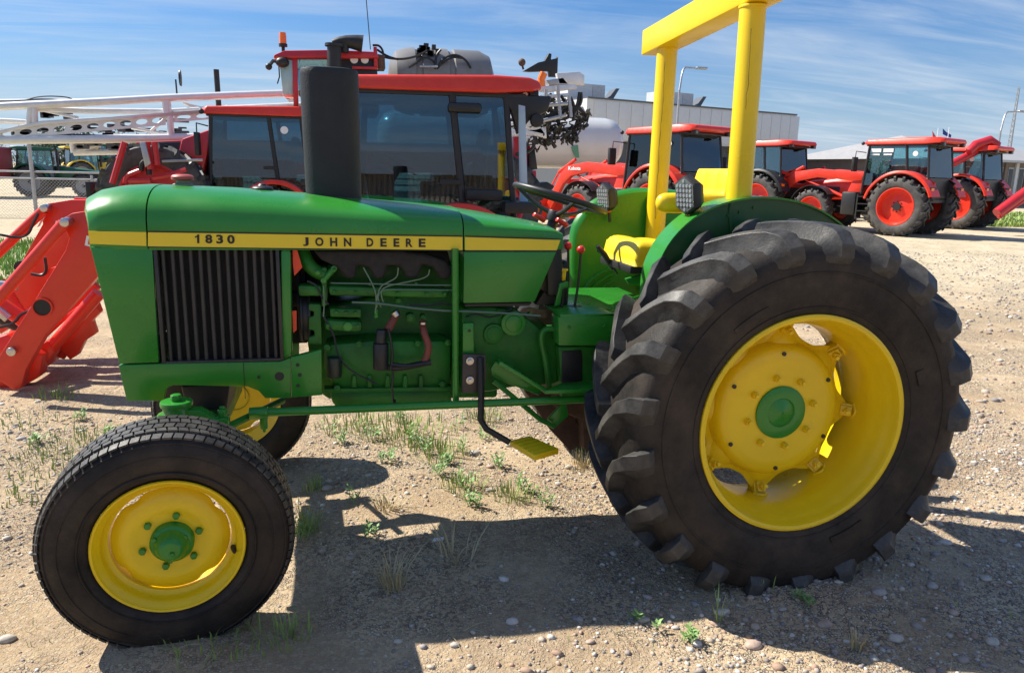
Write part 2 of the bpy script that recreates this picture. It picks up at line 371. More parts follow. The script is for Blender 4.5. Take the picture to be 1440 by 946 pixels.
def rear_wheel(c, flip, detail=True):
    X = xf_wheel(c, 0, 0, flip)
    m = M(); m.T = X; m.lathe(RC+[(r, -y) for r, y in RC[-2::-1]], n=128); ty = m.build('rear_tyre', RUB, T)
    m = M(); m.T = X
    for r, y in ((.425, -.198), (.545, -.2125)): m.lathe([(r-.006, y+.004), (r-.002, y-.0035), (r+.002, y-.0038), (r+.006, y+.003)], n=128)
    m.build('sidewall_rib', RUB, ty)
    for a0, a1, r0_, r1_ in ((-1.25, -.95, .455, .475), (2.0, 2.3, .455, .475), (.3, .42, .45, .48)):
        m = M(); m.T = X; m.ring([[(r*math.cos(a), y, r*math.sin(a)) for r, y in ((r0_, -.203), (r0_, -.2115), (r1_, -.2125), (r1_, -.204))] for a in np.linspace(a0, a1, 14)]); m.build('moulded_badge', RUB, ty)
    n = 21; meshes = []
    for side in (0, 1):
        m = M(); st = []
        for s, da, hw, h in ((-.02, .0, .016, .050), (.10, .045, .016, .052), (.25, .112, .017, .053), (.40, .172, .018, .054), (.55, .220, .020, .055), (.66, .248, .022, .055), (.73, .262, .024, .052), (.82, .272, .024, .044), (.92, .278, .023, .028), (1.0, .281, .022, .004)):
            r, y, (nr, ny) = carc(max(0, s)); 
            if s < 0: y = .012
            # top follows a squarer shoulder than the carcass
            def P_(off, hh): 
                a = -(da)+off/r; rr = r+nr*hh; yy = y+ny*hh
                return (rr*math.cos(a), yy, rr*math.sin(a))
            st.append([P_(-hw*1.15, -.012), P_(-hw*1.05, h*.97), P_(hw*1.05, h*.95), P_(hw*1.75, h*.50), P_(hw*3.7, -.008)])
        if side: st = [[(p[0], -p[1], p[2]) for p in q] for q in st]
        m.ring(st); b = m.b; bmesh.ops.recalc_face_normals(b, faces=b.faces)
        me = bpy.data.meshes.new('tyre_lug')
        es = [e for e in b.edges if len(e.link_faces) == 2 and e.calc_face_angle(0) > R(40)]
        bmesh.ops.bevel(b, geom=es, offset=.0018, segments=1, affect='EDGES')
        for f in b.faces: f.smooth = True
        for e in b.edges:
            if len(e.link_faces) == 2 and e.calc_face_angle(0) > R(22): e.smooth = False
        b.to_mesh(me); b.free(); me.materials.append(LUG); meshes.append(me)
    base = Matrix.Translation(Vector(c)-T.location)
    for side in (0, 1):
        for k in range(n):
            o = bpy.data.objects.new('tyre_lug', meshes[side]); COL.objects.link(o); o.parent = ty
            ang = 2*PI*(k+.5*side)/n+.05
            sc = Matrix.Diagonal((1, -1 if flip else 1, 1, 1))
            o.matrix_local = base @ sc @ Matrix.Rotation(ang, 4, 'Y')
    # rim
    m = M(); m.T = X
    m.lathe([(.392, -.176), (.399, -.186), (.398, -.194), (.390, -.197), (.380, -.193), (.374, -.180), (.372, -.160), (.363, -.150), (.360, -.120), (.348, -.100), (.342, -.06), (.342, .05), (.348, .09), (.366, .12), (.372, .17), (.385, .19), (.398, .19)], n=96)
    rim = m.build('rear_rim', YEL, T)
    yd = -.034; n2 = 192; rings = []
    def lobe(a): return .278+.054*max(0, math.cos(8*(a-CL0))*.5+.5)**1.6
    CL0 = -.07
    for rr, yy in ((.001, yd), (.10, yd), (.19, yd-.001), (.225, yd+.003), (.243, yd+.012), (.254, yd+.030), (.262, yd+.052), (1, yd+.062)):
        rings.append([((lobe(2*PI*k/n2) if rr == 1 else rr)*math.cos(2*PI*k/n2), yy, (lobe(2*PI*k/n2) if rr == 1 else rr)*math.sin(2*PI*k/n2)) for k in range(n2)])
    rings += [[(p[0]*.995, p[1]+.010, p[2]*.995) for p in rings[-1]], [(p[0], p[1]+.011, p[2]) for p in rings[3]], [(p[0], p[1]+.011, p[2]) for p in rings[1]]]
    m = M(); m.T = X; m.ring(rings); m.build('wheel_disc', YEL, rim)
    for k in range(8):
        a = 2*PI*k/8+CL0; yc_ = yd+.062
        m = M(); Z = X @ Matrix.Rotation(-a, 4, 'Y'); m.T = Z                     # local +x is outward
        m.prism([(.300, yc_-.004), (.345, yc_-.030), (.347, yc_-.016), (.343, yc_+.03), (.305, yc_+.04)], 'z', -.024, .024)
        m.prism([(.292, yc_-.014), (.326, yc_-.036), (.332, yc_-.028), (.296, yc_-.001)], 'z', -.017, .017)
        m.cyl((.310, yc_-.024, 0), (.302, yc_-.046, 0), .0155, n=4); m.cyl((.303, yc_-.040, 0), (.297, yc_-.056, 0), .009, n=8)
        m.tube([(.342, yc_-.022, -.030), (.336, yc_-.050, 0), (.342, yc_-.022, .030)], .0065, smooth=2)
        m.build('rim_clamp', YEL, rim, bev=.002)
    for k in range(8):
        a = 2*PI*k/8+.22; p = Vector((.134*math.cos(a), yd, .134*math.sin(a)))
        m = M(); m.T = X; m.cyl(p+Vector((0, .002, 0)), p+Vector((0, -.020, 0)), .0135, .0125, n=6); m.cyl(p+Vector((0, -.018, 0)), p+Vector((0, -.030, 0)), .0085, n=10); m.build('wheel_nut', YEL, rim, bev=.0012)
    for k in range(6):
        m = M(); m.T = X; a = 2*PI*k/6+.55; m.cyl((.222*math.cos(a), yd-.0025, .222*math.sin(a)), (.222*math.cos(a), yd+.003, .222*math.sin(a)), .008, n=12); m.build('disc_hole', PLAS, rim)
    m = M(); m.T = X; m.lathe([(.100, yd+.004), (.100, yd-.008), (.097, yd-.010), (.056, yd-.010), (.052, yd-.004), (.006, yd-.018), (.004, yd-.015), (.001, yd-.015)], n=48); m.build('hub', GREEN, T)
RW = (1.5688, -.608, .637)
rear_wheel(RW, False)
rear_wheel((1.5688, .81, .637), True)
m = M(); m.cyl((1.5688, -.58, .637), (1.5688, .70, .637), .07, n=24); m.cyl((1.5688, -.36, .637), (1.5688, .48, .637), .11, n=24); m.build('rear_axle', GREEN2, T)
# --- hood: lofted pieces with hidden undersides
def ztop(x): 
    xs = [-.93, -.90, -.865, -.82, -.76, -.70, -.41, -.14, .08, .46, .77, .86]; zs = [1.275, 1.335, 1.372, 1.395, 1.408, 1.412, 1.405, 1.388, 1.370, 1.342, 1.292, 1.272]
    return float(np.interp(x, xs, zs))
W2 = .29
def section(x, zt, w_, zb=1.262, zlow=1.196, p=2.7, bow=0, n=13):
    pts = []
    for i in range(n*2+1):
        a = PI*i/(n*2); c, s_ = math.cos(a), math.sin(a)
        y = -w_*math.copysign(abs(c)**(2/p), c); z = zb+(zt-zb)*abs(s_)**(2/p)
        pts.append((x-bow*(1-(abs(y)/w_)**2.2), YC+y, z))
    return [(x-bow*0, YC-w_, zlow)]+pts+[(x-bow*0, YC+w_, zlow)]
def loft(name, stations, m_, bev=0):
    m = M(); m.ring(stations); return m.build(name, m_, T, bev=bev, smooth=40)
st = [section(-.838, 1.29, .262, zb=1.24, bow=.05), section(-.842, 1.335, .272, bow=.055), section(-.835, 1.366, .279, bow=.055), section(-.80, 1.392, .286, bow=.045), section(-.76, 1.406, .289, bow=.02), section(-.70, 1.412, W2), section(-.6565, 1.412, W2)]
loft('hood_nose', st, GREEN)
loft('hood', [section(x, ztop(x), W2) for x in (-.6515, -.55, -.4, -.27, -.14, 0, .08, .2, .32, .4375)], GREEN)
loft('rear_cowl', [section(x, ztop(x)-.004, W2-(.018*max(0, (x-.6)/.25))) for x in (.4425, .55, .66, .74, .80)] + [section(.835, 1.262, W2-.022, zb=1.25)], GREEN)
ys = YC-W2-.003
def plate(name, pts, y, th, m_, parent=T, bev=0, **k):
    """flat panel measured in the photo on the plane y, with thickness th behind it"""
    m = M(); m.prism(px(pts, y), 'y', y, y+th); return m.build(name, m_, parent, bev=bev, **k)
plate('side_stripe', [(124, 325), (205.5, 326.5), (205.5, 346), (126, 343)], ys, .004, STRIPE)
plate('side_stripe', [(208, 326.8), (650.5, 333.2), (650.5, 351.8), (208, 346.6)], ys, .004, STRIPE)
plate('side_stripe', [(654, 333.4), (788, 337.6), (783, 352), (654, 351.8)], ys, .004, STRIPE)
for a, b in (((208, 325.6), (650.5, 332.2)), ((208, 347.3), (650.5, 352.5)), ((654, 332.2), (790, 336.3)), ((654, 352.6), (783, 352.8))):
    p, q = at(*a, y=ys-.001), at(*b, y=ys-.001); m = M(); m.prism([(p.x, p.z-.0018), (q.x, q.z-.0018), (q.x, q.z+.0018), (p.x, p.z+.0018)], 'y', ys-.001, ys+.003); m.build('stripe_border', TXT, T)
def glyph(ch, xa, xb, yt, yb, bold=.03):
    p, q, u = at(xa, yb, y=ys-.0012), at(xb, yb, y=ys-.0012), at(xa, yt, y=ys-.0012)
    letters('letter', ch, p, (q-p).length, (u-p).length, TXT, T, bold=bold)
q1 = [(274.0, 332.6), (276.6, 331.6), (277.6, 329.8), (280.2, 329.8), (280.2, 342.2), (277.2, 342.2), (277.2, 333.6), (274.0, 334.6)]
m = M(); m.prism(px(q1, ys-.0012), 'y', ys-.0018, ys-.0002); m.build('letter', TXT, T)
for ch, xa, xb in (('8', 662, 697), ('3', 716, 750), ('0', 770, 807)):
    c = (xa-608)/200; glyph(ch, 100+xa/3.5025, 100+xb/3.5025, 329.6+c*1.1, 342.0+c*1.0, .035)
for ch, xa, xb in (('J', 155, 182), ('O', 213, 252), ('H', 283, 317), ('N', 348, 383), ('D', 455, 487), ('E', 520, 550), ('E', 582, 610), ('R', 640, 672), ('E', 701, 733)):
    c = (xa-155)/578; glyph(ch, 380+xa/3.356, 380+xb/3.356, 333.8+c*2, 346.0+c*1.6, .035)
# front shell and lower cowl panel
m = M(); fs = px([(127, 347.5), (214, 349), (223, 509.5), (167.5, 511.5)], ys+.004); m.prism(fs, 'y', ys+.004, ys+.022); m.build('grille_shell', GREEN, T, bev=.003)
m = M(); m.prism([(fs[0][0]+.004, fs[0][1]), (fs[0][0]+.03, fs[0][1]), (fs[3][0]+.03, fs[3][1]), (fs[3][0]+.004, fs[3][1])], 'y', ys+.0235, YC+W2-.0235); m.build('front_grille', GRILLE, T)
m = M(); m.prism([(x, z) for x, z in fs], 'y', YC+W2-.019, YC+W2); m.build('grille_shell', GREEN, T, bev=.003)
plate('lower_cowl', [(652.5, 353.6), (783, 353.8), (752, 424.5), (651.5, 426.5)], ys+.003, 2*W2-.02, GREEN, bev=.004)
plate('lower_cowl_sill', [(654, 427.6), (748, 426), (744, 430), (654, 431)], ys+.02, .04, BLK)
# radiator side screen with separate bars
g0 = at(217, 350, y=ys); g1 = at(395, 508, y=ys); zt_, zb_ = 1.196, .794
m = M(); m.box(-.625, -.236, ys+.045, ys+.055, zb_, zt_); m.build('grille_backing', mat('grille_mesh', (.012, .011, .010), .8, bump=.6, bscale=300), T)
m = M(); m.box(-.640, -.628, ys+.006, ys+.05, zb_-.004, zt_); m.box(-.236, -.224, ys+.006, ys+.05, zb_-.004, zt_); m.box(-.628, -.236, ys+.006, ys+.05, zb_-.006, zb_+.004); m.build('grille_frame', GRILLE, T, bev=.001)
for k in range(13):
    x = -.6135+k*.0302
    m = M(); m.cyl((x, ys+.024, zb_+.004), (x+.0015*math.sin(k*2.1), ys+.024, zt_), .0072, n=10); m.build('grille_bar', GRILLE, T)
# radiator body behind and shroud
m = M(); m.box(-.60, -.30, YC-.20, YC+.20, .82, 1.19); m.build('radiator', BLK, T)
m = M(); m.prism(px([(394, 350), (409, 351), (411, 500), (396, 505)], ys+.01), 'y', ys+.01, ys+.05); m.build('fan_shroud', GREEN, T, bev=.012)
m = M(); m.prism(px([(411.5, 352), (418, 352), (425, 376), (414, 388), (412, 372)], ys+.03), 'y', ys+.03, ys+.037); m.build('orange_glimpse', ORNG, T); m = M(); m.prism(px([(411, 437), (417, 437), (417, 464), (412.5, 468)], ys+.03), 'y', ys+.03, ys+.037); m.build('orange_glimpse', ORNG, T)  # orange plates stand in for the red tractor glimpsed through the gap
m = M(); m.box(-.299, -.15, YC-.05, YC+.22, .80, 1.185); m.box(-.149, -.02, YC+.10, YC+.24, .80, 1.185); m.build('dark_gap_filler', BLK, T)  # black boxes added to fill and darken the open gaps beside the engine
m = M(); m.cyl((-.175, YC, .98), (-.165, YC, .98), .19, n=6); m.cyl((-.20, YC, .98), (-.12, YC, .98), .06); m.build('fan', BLK, T)
m = M(); m.cyl((-.165, YC-.12, .93), (-.125, YC-.12, .93), .10, n=24); m.cyl((-.165, YC-.12, .93), (-.155, YC-.12, .93), .11, n=24); m.cyl((-.135, YC-.12, .93), (-.125, YC-.12, .93), .11, n=24); m.build('fan_belt_pulley', PLAS, T, bev=.003)
# front frame and rails
rail = [(166.5, 513.5), (227, 511.5), (394, 508.5), (409.5, 503), (409.5, 559.5), (373, 560), (364, 550), (348, 543.5), (243, 541.5), (234, 546), (229, 563.5), (178, 564)]
m = M(); m.prism(px(rail, ys+.002), 'y', ys+.002, ys+.03); m.build('side_rail', GREEN, T, bev=.003)
m = M(); m.prism(px(rail, ys+.002), 'y', YC+W2-.03, YC+W2); m.build('side_rail', GREEN, T, bev=.003)
m = M(); a_ = px([(168, 513), (227, 512), (228, 556), (178, 557)], ys+.002); m.prism(a_, 'y', ys+.032, YC+W2-.032); m.build('front_bolster', GREEN, T)
plate('rail_plate', [(409.9, 502.5), (452, 491.5), (453, 555.5), (410, 559)], ys-.004, .03, GREEN, bev=.003)
for cx_, cy_, r_ in ((393, 529, .0165), (364, 530, .006)):
    p = at(cx_, cy_, y=ys+.002); m = M(); m.cyl((p.x, ys+.0005, p.z), (p.x, ys+.003, p.z), r_, n=24); m.build('bolt_hole', PLAS, T)
for cx_, cy_, r_ in ((418.5, 513, .007), (421.5, 527, .0075), (419, 542, .007)):
    p = at(cx_, cy_, y=ys-.004); m = M(); m.cyl((p.x, ys-.0055, p.z), (p.x, ys-.003, p.z), r_, n=18); m.build('bolt_hole', PLAS, T)
m = M(); p = at(411, 530, y=ys); m.box(p.x-.17, p.x-.168, ys+.0005, ys+.004, p.z-.075, p.z+.06); m.build('weld_seam', BLK, T)
# --- engine
def dp(name, pts, y, th, m_=GREEN2, bev=.006): return plate(name, pts, y, th, m_, T, bev)
dp('engine_block', [(431, 470), (458, 430), (640, 395), (700, 420), (700, 560), (462, 562), (440, 545)], -.04, .26, bev=.015)
dp('cylinder_head', [(447, 372), (640, 372), (640, 405), (452, 405)], -.05, .22)
dp('valve_cover', [(470, 353), (630, 353), (634, 372), (462, 372)], -.06, .20, BLK)
dp('head_rail', [(462, 402), (632, 407), (630, 420), (463, 416)], -.20, .10, bev=.012)
dp('head_rail', [(418, 401), (452, 402), (452, 417), (420, 417)], -.19, .09, bev=.012)
dp('timing_cover', [(452, 376), (460, 376), (460, 430), (452, 432)], -.17, .2)
dp('mounting_bracket', [(434, 427), (451, 428), (453, 485), (434, 484), (434, 474), (442, 473), (442, 465), (434, 464), (434, 446), (441, 445), (441, 438), (434, 437)], -.18, .08)
dp('injection_pump', [(457, 449), (510, 452), (510, 468), (456, 466)], -.20, .10, bev=.018)
dp('injection_pump_top', [(464, 434), (508, 435), (508, 447), (464, 446)], -.19, .08, bev=.006)
p = at(489, 459, y=-.203); m = M(); m.cyl((p.x, -.209, p.z), (p.x, -.195, p.z), .017, n=20); m.build('pump_cover_plate', GREEN, T, bev=.002)
for a, b in ((473, 438), (487, 439), (500, 439), (461, 457), (503, 457)):
    p = at(a, b, y=-.19); m = M(); m.cyl((p.x, -.212, p.z), (p.x, -.185, p.z), .007, n=8); m.build('pump_bolt', GREEN2, T, bev=.001)
# crankcase with ribs and flange
dp('crankcase', [(455, 484), (520, 478), (636, 478), (636, 546), (470, 550), (456, 520)], -.17, .34, bev=.03)
dp('oil_pan', [(462, 551), (636, 548), (636, 574), (470, 574)], -.14, .28, bev=.02)
dp('pan_flange', [(456, 547), (636, 544), (636, 549.5), (456, 552.5)], -.185, .05, bev=.002)
for x_ in (498, 520, 545, 570, 592):
    m = M(); m.prism(px([(x_-2.5, 528), (x_+2.5, 528), (x_+3.5, 545), (x_-3.5, 545)], -.187), 'y', -.187, -.16); m.build('crankcase_rib', GREEN2, T, bev=.004)
for x_, y_ in ((460, 489), (505, 484), (474, 546), (622, 540), (588, 483), (630, 482)):
    p = at(x_, y_, y=-.195); m = M(); m.cyl((p.x, -.20, p.z), (p.x, -.16, p.z), .012, n=14); m.cyl((p.x, -.207, p.z), (p.x, -.199, p.z), .0065, n=6); m.build('casting_boss', GREEN2, T, bev=.002)
for x_, y_, r_ in ((577, 446, .017), (595, 446, .012), (690, 472, .033), (560, 422, .012)):
    p = at(x_, y_, y=-.15); m = M(); m.cyl((p.x, -.168, p.z), (p.x, -.12, p.z), r_, n=20); m.cyl((p.x, -.172, p.z), (p.x, -.166, p.z), r_*.7, n=20); m.build('core_plug', GREEN2, T, bev=.003)
# exhaust manifold
m = M(); m.prism(px([(440, 352.5), (556, 352.5), (597, 357), (627, 366), (636, 379), (633, 393), (621, 394), (609, 376), (594, 372), (587, 391), (572, 392), (564, 375), (545, 373), (540, 392), (528, 394), (519, 376), (502, 373), (500, 392), (487, 392), (475, 376), (452, 366)], -.20), 'y', -.20, -.13); m.build('exhaust_manifold', MANI, T, bev=.014, smooth=50, seg=3)
m = M(); m.tube([at(424, 350, y=-.12), at(430, 366, y=-.14), at(441, 381, y=-.15), at(462, 388, y=-.15)], .026, n=14, smooth=2); m.build('coolant_elbow', GREEN2, T)
m = M(); a = at(455, 394, y=-.17); b_ = at(470, 377, y=-.17); m.cyl(a, b_, .012); m.cyl(a-Vector((0, .012, 0)), a+Vector((0, .01, 0)), .011); m.cyl(b_-Vector((0, .012, 0)), b_+Vector((0, .01, 0)), .011)
c_ = at(447, 383, y=-.185); m.cyl(c_, c_-Vector((0, .012, 0)), .010, n=6); m.build('elbow_flange', GREEN, T, bev=.002)
LINE = mat('fuel_line_steel', (.16, .24, .17), .4, .5)
for pts in ([(511, 376), (522, 396), (529, 412), (529, 430)], [(560, 376), (559, 390), (545, 397), (534, 403), (530, 420), (530, 432)], [(604, 379), (602, 390), (570, 397), (540, 403), (535, 412), (539, 425)], [(640, 401), (590, 401), (520, 399), (465, 398)], [(455, 402), (456, 425), (455, 445)], [(530, 415), (528, 440)], [(640, 408), (560, 407), (534, 408), (531, 420), (536, 432)]):
    m = M(); m.tube([at(a, b, y=-.215) for a, b in pts], .0028, n=6, smooth=2); m.build('fuel_line', LINE, T)
m = M(); m.tube([at(495, 425, y=-.225), at(530, 426, y=-.225), at(600, 436, y=-.225), at(690, 439, y=-.225), at(760, 444, y=-.225)], .004, n=6, smooth=1); m.build('throttle_rod', LINE, T)
m = M(); p = at(529, 439, y=-.20); m.cyl(p-Vector((0, 0, .012)), p+Vector((0, 0, .012)), .008, n=8); m.cyl(p-Vector((0, 0, .02)), p-Vector((0, 0, .01)), .010, n=6); m.build('line_fitting', GREEN, T, bev=.001)
for x_, y_ in ((470, 410), (500, 411), (560, 412), (600, 413), (625, 413), (470, 380), (520, 399), (585, 399), (655, 436), (700, 437), (745, 441), (700, 545), (735, 542), (765, 470), (800, 460), (850, 458), (640, 480)):
    p = at(x_, y_, y=-.205 if x_ < 640 else (-.165 if x_ < 780 else -.272)); m = M(); m.cyl((p.x, p.y-.008, p.z), (p.x, p.y+.02, p.z), .0065, n=6); m.build('hex_bolt', GREEN2, T, bev=.001)
m = M(); m.cyl(at(470, 502, y=-.19), at(470, 530, y=-.19), .028, n=20); m.build('oil_filter', mat('dark_filter', (.02, .03, .02), .4), T, bev=.004)
for pts in ([(452, 440), (470, 470), (474, 498), (490, 520), (530, 540)], [(640, 430), (620, 426), (600, 430), (575, 428)], [(432, 395), (445, 400), (452, 418), (462, 428)], [(655, 445), (670, 440), (690, 448), (720, 434)]):
    m = M(); m.tube([at(a, b, y=-.20) for a, b in pts], .0038, n=6, smooth=2); m.build('wiring_loom', PLAS, T)
# coolant heater, hoses
m = M(); m.cyl(at(535.5, 519, y=-.24), at(535.5, 482, y=-.24), .029, n=20); m.cyl(at(535.5, 482, y=-.24), at(536.5, 463, y=-.24), .022, .019, n=20); m.build('coolant_heater', PLAS, T, bev=.004)
m = M(); m.tube([at(558, 439, y=-.17), at(553, 450, y=-.21), at(545, 464, y=-.235)], .0145, n=12, smooth=1); m.build('coolant_hose', HOSE, T)
m = M(); m.tube([at(594, 452, y=-.17), at(596, 468, y=-.22), at(603, 484, y=-.235), at(601, 500, y=-.235), at(596, 508, y=-.235)], .0135, n=12, smooth=2); m.build('coolant_hose', HOSE, T)
m = M(); m.tube([at(540, 516, y=-.235), at(560, 518, y=-.24), at(585, 513, y=-.24), at(606, 509, y=-.24)], .012, n=10, smooth=2); m.tube([at(550, 512, y=-.25), at(575, 515, y=-.255), at(600, 510, y=-.25)], .008, n=8, smooth=1); m.build('coolant_hose', PLAS, T, label='black bottom hose of the coolant heater')
m = M(); m.tube([at(546, 462, y=-.25), at(550, 480, y=-.26), at(552, 500, y=-.255), at(549, 520, y=-.25)], .005, n=6, smooth=1); m.tube([at(553, 520, y=-.25), at(551, 545, y=-.25), at(553, 562, y=-.25)], .004, n=6, smooth=1); m.cyl(at(554, 562, y=-.25), at(556, 576, y=-.25), .007, .004); m.build('heater_cord', PLAS, T)
m = M(); p = at(556, 441, y=-.205); m.cyl(p-Vector((.006, 0, -.008)), p+Vector((.004, 0, -.008)), .017, n=14); m.build('hose_clamp', STEEL, T); m = M(); p = at(595, 454, y=-.20); m.cyl(p-Vector((0, 0, .004)), p+Vector((0, 0, .004)), .016, n=14); m.build('hose_clamp', STEEL, T)
# upright pipe and tie rod
m = M(); m.cyl(at(640, 350, y=-.24), at(641, 562, y=-.24), .0135, n=14); m.build('upright_pipe', GREEN, T)
a, b_ = at(365, 580, y=-.29), at(850, 560, y=-.29)
m = M(); m.cyl(a, b_, .0155, n=14); m.build('drag_link', GREEN, T)
m = M(); m.cyl(a+Vector((-.035, 0, -.002)), a+Vector((.03, 0, 0)), .022, n=14); q = at(371, 592, y=-.29); m.cyl(q+Vector((0, 0, .03)), q-Vector((0, 0, .028)), .014, n=10); m.cyl(q-Vector((0, 0, .028)), q-Vector((0, 0, .042)), .006, n=8); m.build('tie_rod_end', GREEN, T, bev=.002)
# front axle and near steering knuckle
m = M(); m.prism([(-.60, .56), (-.46, .56), (-.47, .47), (-.59, .47)], 'y', YC-.42, YC+.42); m.build('front_axle', GREEN2, T, bev=.01)
m = M(); m.prism([(-.62, .66), (-.44, .66), (-.46, .54), (-.60, .54)], 'y', YC-.12, YC+.12); m.build('axle_pivot', BLK, T, bev=.01)
for s in (-1, 1):
    y0 = YC+s*.47; k = at(249, 565, y=-.40) if s < 0 else at(249, 565, y=-.40); kx, kz = k.x, k.z
    m = M(); m.cyl((kx, y0, kz-.10), (kx, y0, kz-.012), .045, n=20); m.cyl((kx, y0, kz-.012), (kx, y0, kz+.008), .052, n=24); m.cyl((kx, y0, kz+.008), (kx, y0, kz+.03), .019, n=6)
    m.cyl((kx, y0+s*.02, kz-.17), (kx, y0+s*.17, kz-.175), .03, n=16); m.cyl((kx, y0, kz-.2), (kx, y0, kz-.1), .035, n=16)
    m.prism([(kx-.068, kz-.045), (kx-.03, kz-.03), (kx-.03, kz-.08), (kx-.075, kz-.08)], 'y', y0-.04, y0+.04)
    m.build('steering_knuckle', GREEN, T, bev=.004)
    m = M(); m.prism([(kx+.03, kz-.02), (kx+.075, kz-.022), (kx+.11, kz-.045), (kx+.125, kz-.058), (kx+.165, kz-.055), (kx+.165, kz-.085), (kx+.03, kz-.088)], 'y', y0-.026, y0+.026)
    m.cyl((kx+.145, y0, kz-.06), (kx+.145, y0, kz-.028), .017, n=6); m.cyl((kx+.145, y0, kz-.03), (kx+.145, y0, kz-.018), .010, n=8); m.build('steering_arm', GREEN, T, bev=.004)
    m = M(); m.cyl((kx+.145, y0, kz-.11), (kx+.145, y0, kz-.08), .018); m.cyl((kx+.145, y0, kz-.10), (-.25, YC+s*.1, kz-.12), .013); m.build('tie_rod', GREEN2, T)
# --- transmission and platform
dp('clutch_housing', [(648, 432), (690, 430), (728, 436), (760, 462), (784, 466), (786, 541), (720, 546), (690, 552), (648, 552)], -.16, .40, bev=.022)
p = at(720, 453, y=-.16); m = M(); m.cyl((p.x, -.19, p.z), (p.x, -.12, p.z), .050, n=32); m.cyl((p.x, -.196, p.z), (p.x, -.185, p.z), .034, n=32); m.build('housing_cover', GREEN, T, bev=.005)
p = at(694, 469, y=-.17); m = M(); m.cyl((p.x, -.178, p.z), (p.x, -.12, p.z), .040, n=28); m.cyl((p.x, -.182, p.z), (p.x, -.176, p.z), .030, n=28); m.build('housing_cover', GREEN2, T, bev=.004)
m = M(); m.tube([at(785, 462, y=-.20), at(765, 462, y=-.20), at(760, 475, y=-.20), at(768, 510, y=-.20), at(772, 545, y=-.20)], .012, n=8, smooth=2); m.build('housing_rib', GREEN2, T)
dp('platform_side', [(785, 446), (868, 440), (880, 442), (880, 486), (786, 486)], -.27, .10, GREEN, bev=.004)
dp('lower_housing', [(785, 487.5), (880, 487), (880, 560), (790, 560)], -.20, .45, bev=.008)
dp('housing_recess', [(791, 494), (817, 492), (819, 498), (819, 536), (790, 540)], -.205, .02, BLK, bev=.003)
m = M(); q = [at(765, 548, y=-.33), at(800, 540, y=-.24), at(866, 540, y=-.24), at(866, 553, y=-.33)]; z_ = q[0].z
m.prism([(q[0].x, -.34), (q[1].x-.03, -.24), (q[2].x+.03, -.24), (q[2].x+.03, -.34)], 'z', z_-.016, z_); m.build('foot_board', GREEN, T, bev=.003)
pz = at(800, 437, y=-.2).z
m = M(); m.box(at(788, 440, y=-.27).x, 1.30, -.27, YC+.33, pz-.012, pz); m.build('platform', GREEN, T, bev=.003)
dp('lower_bracket', [(770, 590), (796, 562), (800, 585), (783, 600)], -.25, .02, GREEN)
m = M(); m.tube([at(694, 535, y=-.28), at(760, 590, y=-.28), at(780, 600, y=-.28)], .010, n=8); m.build('clutch_rod', GREEN2, T)
m = M(); m.prism(px([(700, 503), (712, 512), (764, 548), (758, 556), (716, 540), (692, 528), (690, 518)], -.25), 'y', -.25, -.235); m.prism(px([(700, 503), (768, 545), (764, 549), (697, 508)], -.25), 'y', -.30, -.25); m.build('pedal_bracket', GREEN, T, bev=.003)
m = M(); m.prism([(1.0, .30), (1.45, .36), (1.45, .55), (.98, .55)], 'y', YC-.14, YC+.14); m.build('transmission_case', IRON, T, bev=.02)
m = M(); m.prism([(.86, .50), (1.05, .42), (1.40, .42), (1.62, .48), (1.62, .80), (.86, .80)], 'y', YC-.16, YC+.20); m.build('gearbox_housing', IRON, T, bev=.03)
m = M(); m.prism(px([(738, 550), (770, 548), (800, 575), (825, 620), (800, 632), (770, 600)], .0), 'y', -.02, .04); m.build('brake_linkage', IRON, T, bev=.006)
# bracket plate, black step arm, yellow tread
dp('support_plate', [(651, 455), (666, 454), (667, 498), (651, 498)], -.255, .02, GREEN, bev=.003)
p = at(660, 465, y=-.256); m = M(); m.cyl((p.x, -.2565, p.z), (p.x, -.25, p.z), .006); m.build('bolt_hole', PLAS, T)
dp('step_bracket', [(651, 498), (683, 499), (684, 531), (679, 552), (650, 553)], -.275, .02, BRACK, bev=.002)
for yy in (507, 534):
    p = at(660.5, yy, y=-.275); m = M(); m.cyl((p.x, -.283, p.z), (p.x, -.27, p.z), .0155, n=20); m.cyl((p.x, -.292, p.z), (p.x, -.28, p.z), .0095, n=6); m.build('bracket_bolt', STEEL, T, bev=.001)
sp = [at(676, 502, y=-.285), at(677, 545, y=-.30), at(676, 590, y=-.31), at(684, 603, y=-.33), at(717, 622, y=-.38)]
m = M(); m.tube([Vector(p_) for p_ in sp], .014, n=4, smooth=0); m.build('step_arm', BLK, T, bev=.003)
A_, B_, C_, D_ = at(716, 616, y=-.36), at(744, 612.5, y=-.30), at(787, 629, y=-.40), at(752, 641, y=-.48)
zt2 = (A_.z+C_.z)/2; A_, B_, C_, D_ = [at(*q, z=zt2) for q in ((717, 619), (745, 612.5), (786, 630), (752, 640))]
m = M(); dn = Vector((0, 0, -.022)); m.ring([[p_+dn for p_ in (A_, B_, C_, D_)], [A_, B_, C_, D_]]); step = m.build('step_tread', YEL, T, bev=.003)
for k in range(5):
    f_ = (k+.5)/5; p_ = A_.lerp(D_, .04+.92*f_)*.97+B_.lerp(C_, .04+.92*f_)*.03; q_ = A_.lerp(D_, .04+.92*f_)*.05+B_.lerp(C_, .04+.92*f_)*.95
    m = M(); m.cyl(p_+Vector((0, 0, .001)), q_+Vector((0, 0, .001)), .0035, n=6); m.build('tread_rib', YEL, step)
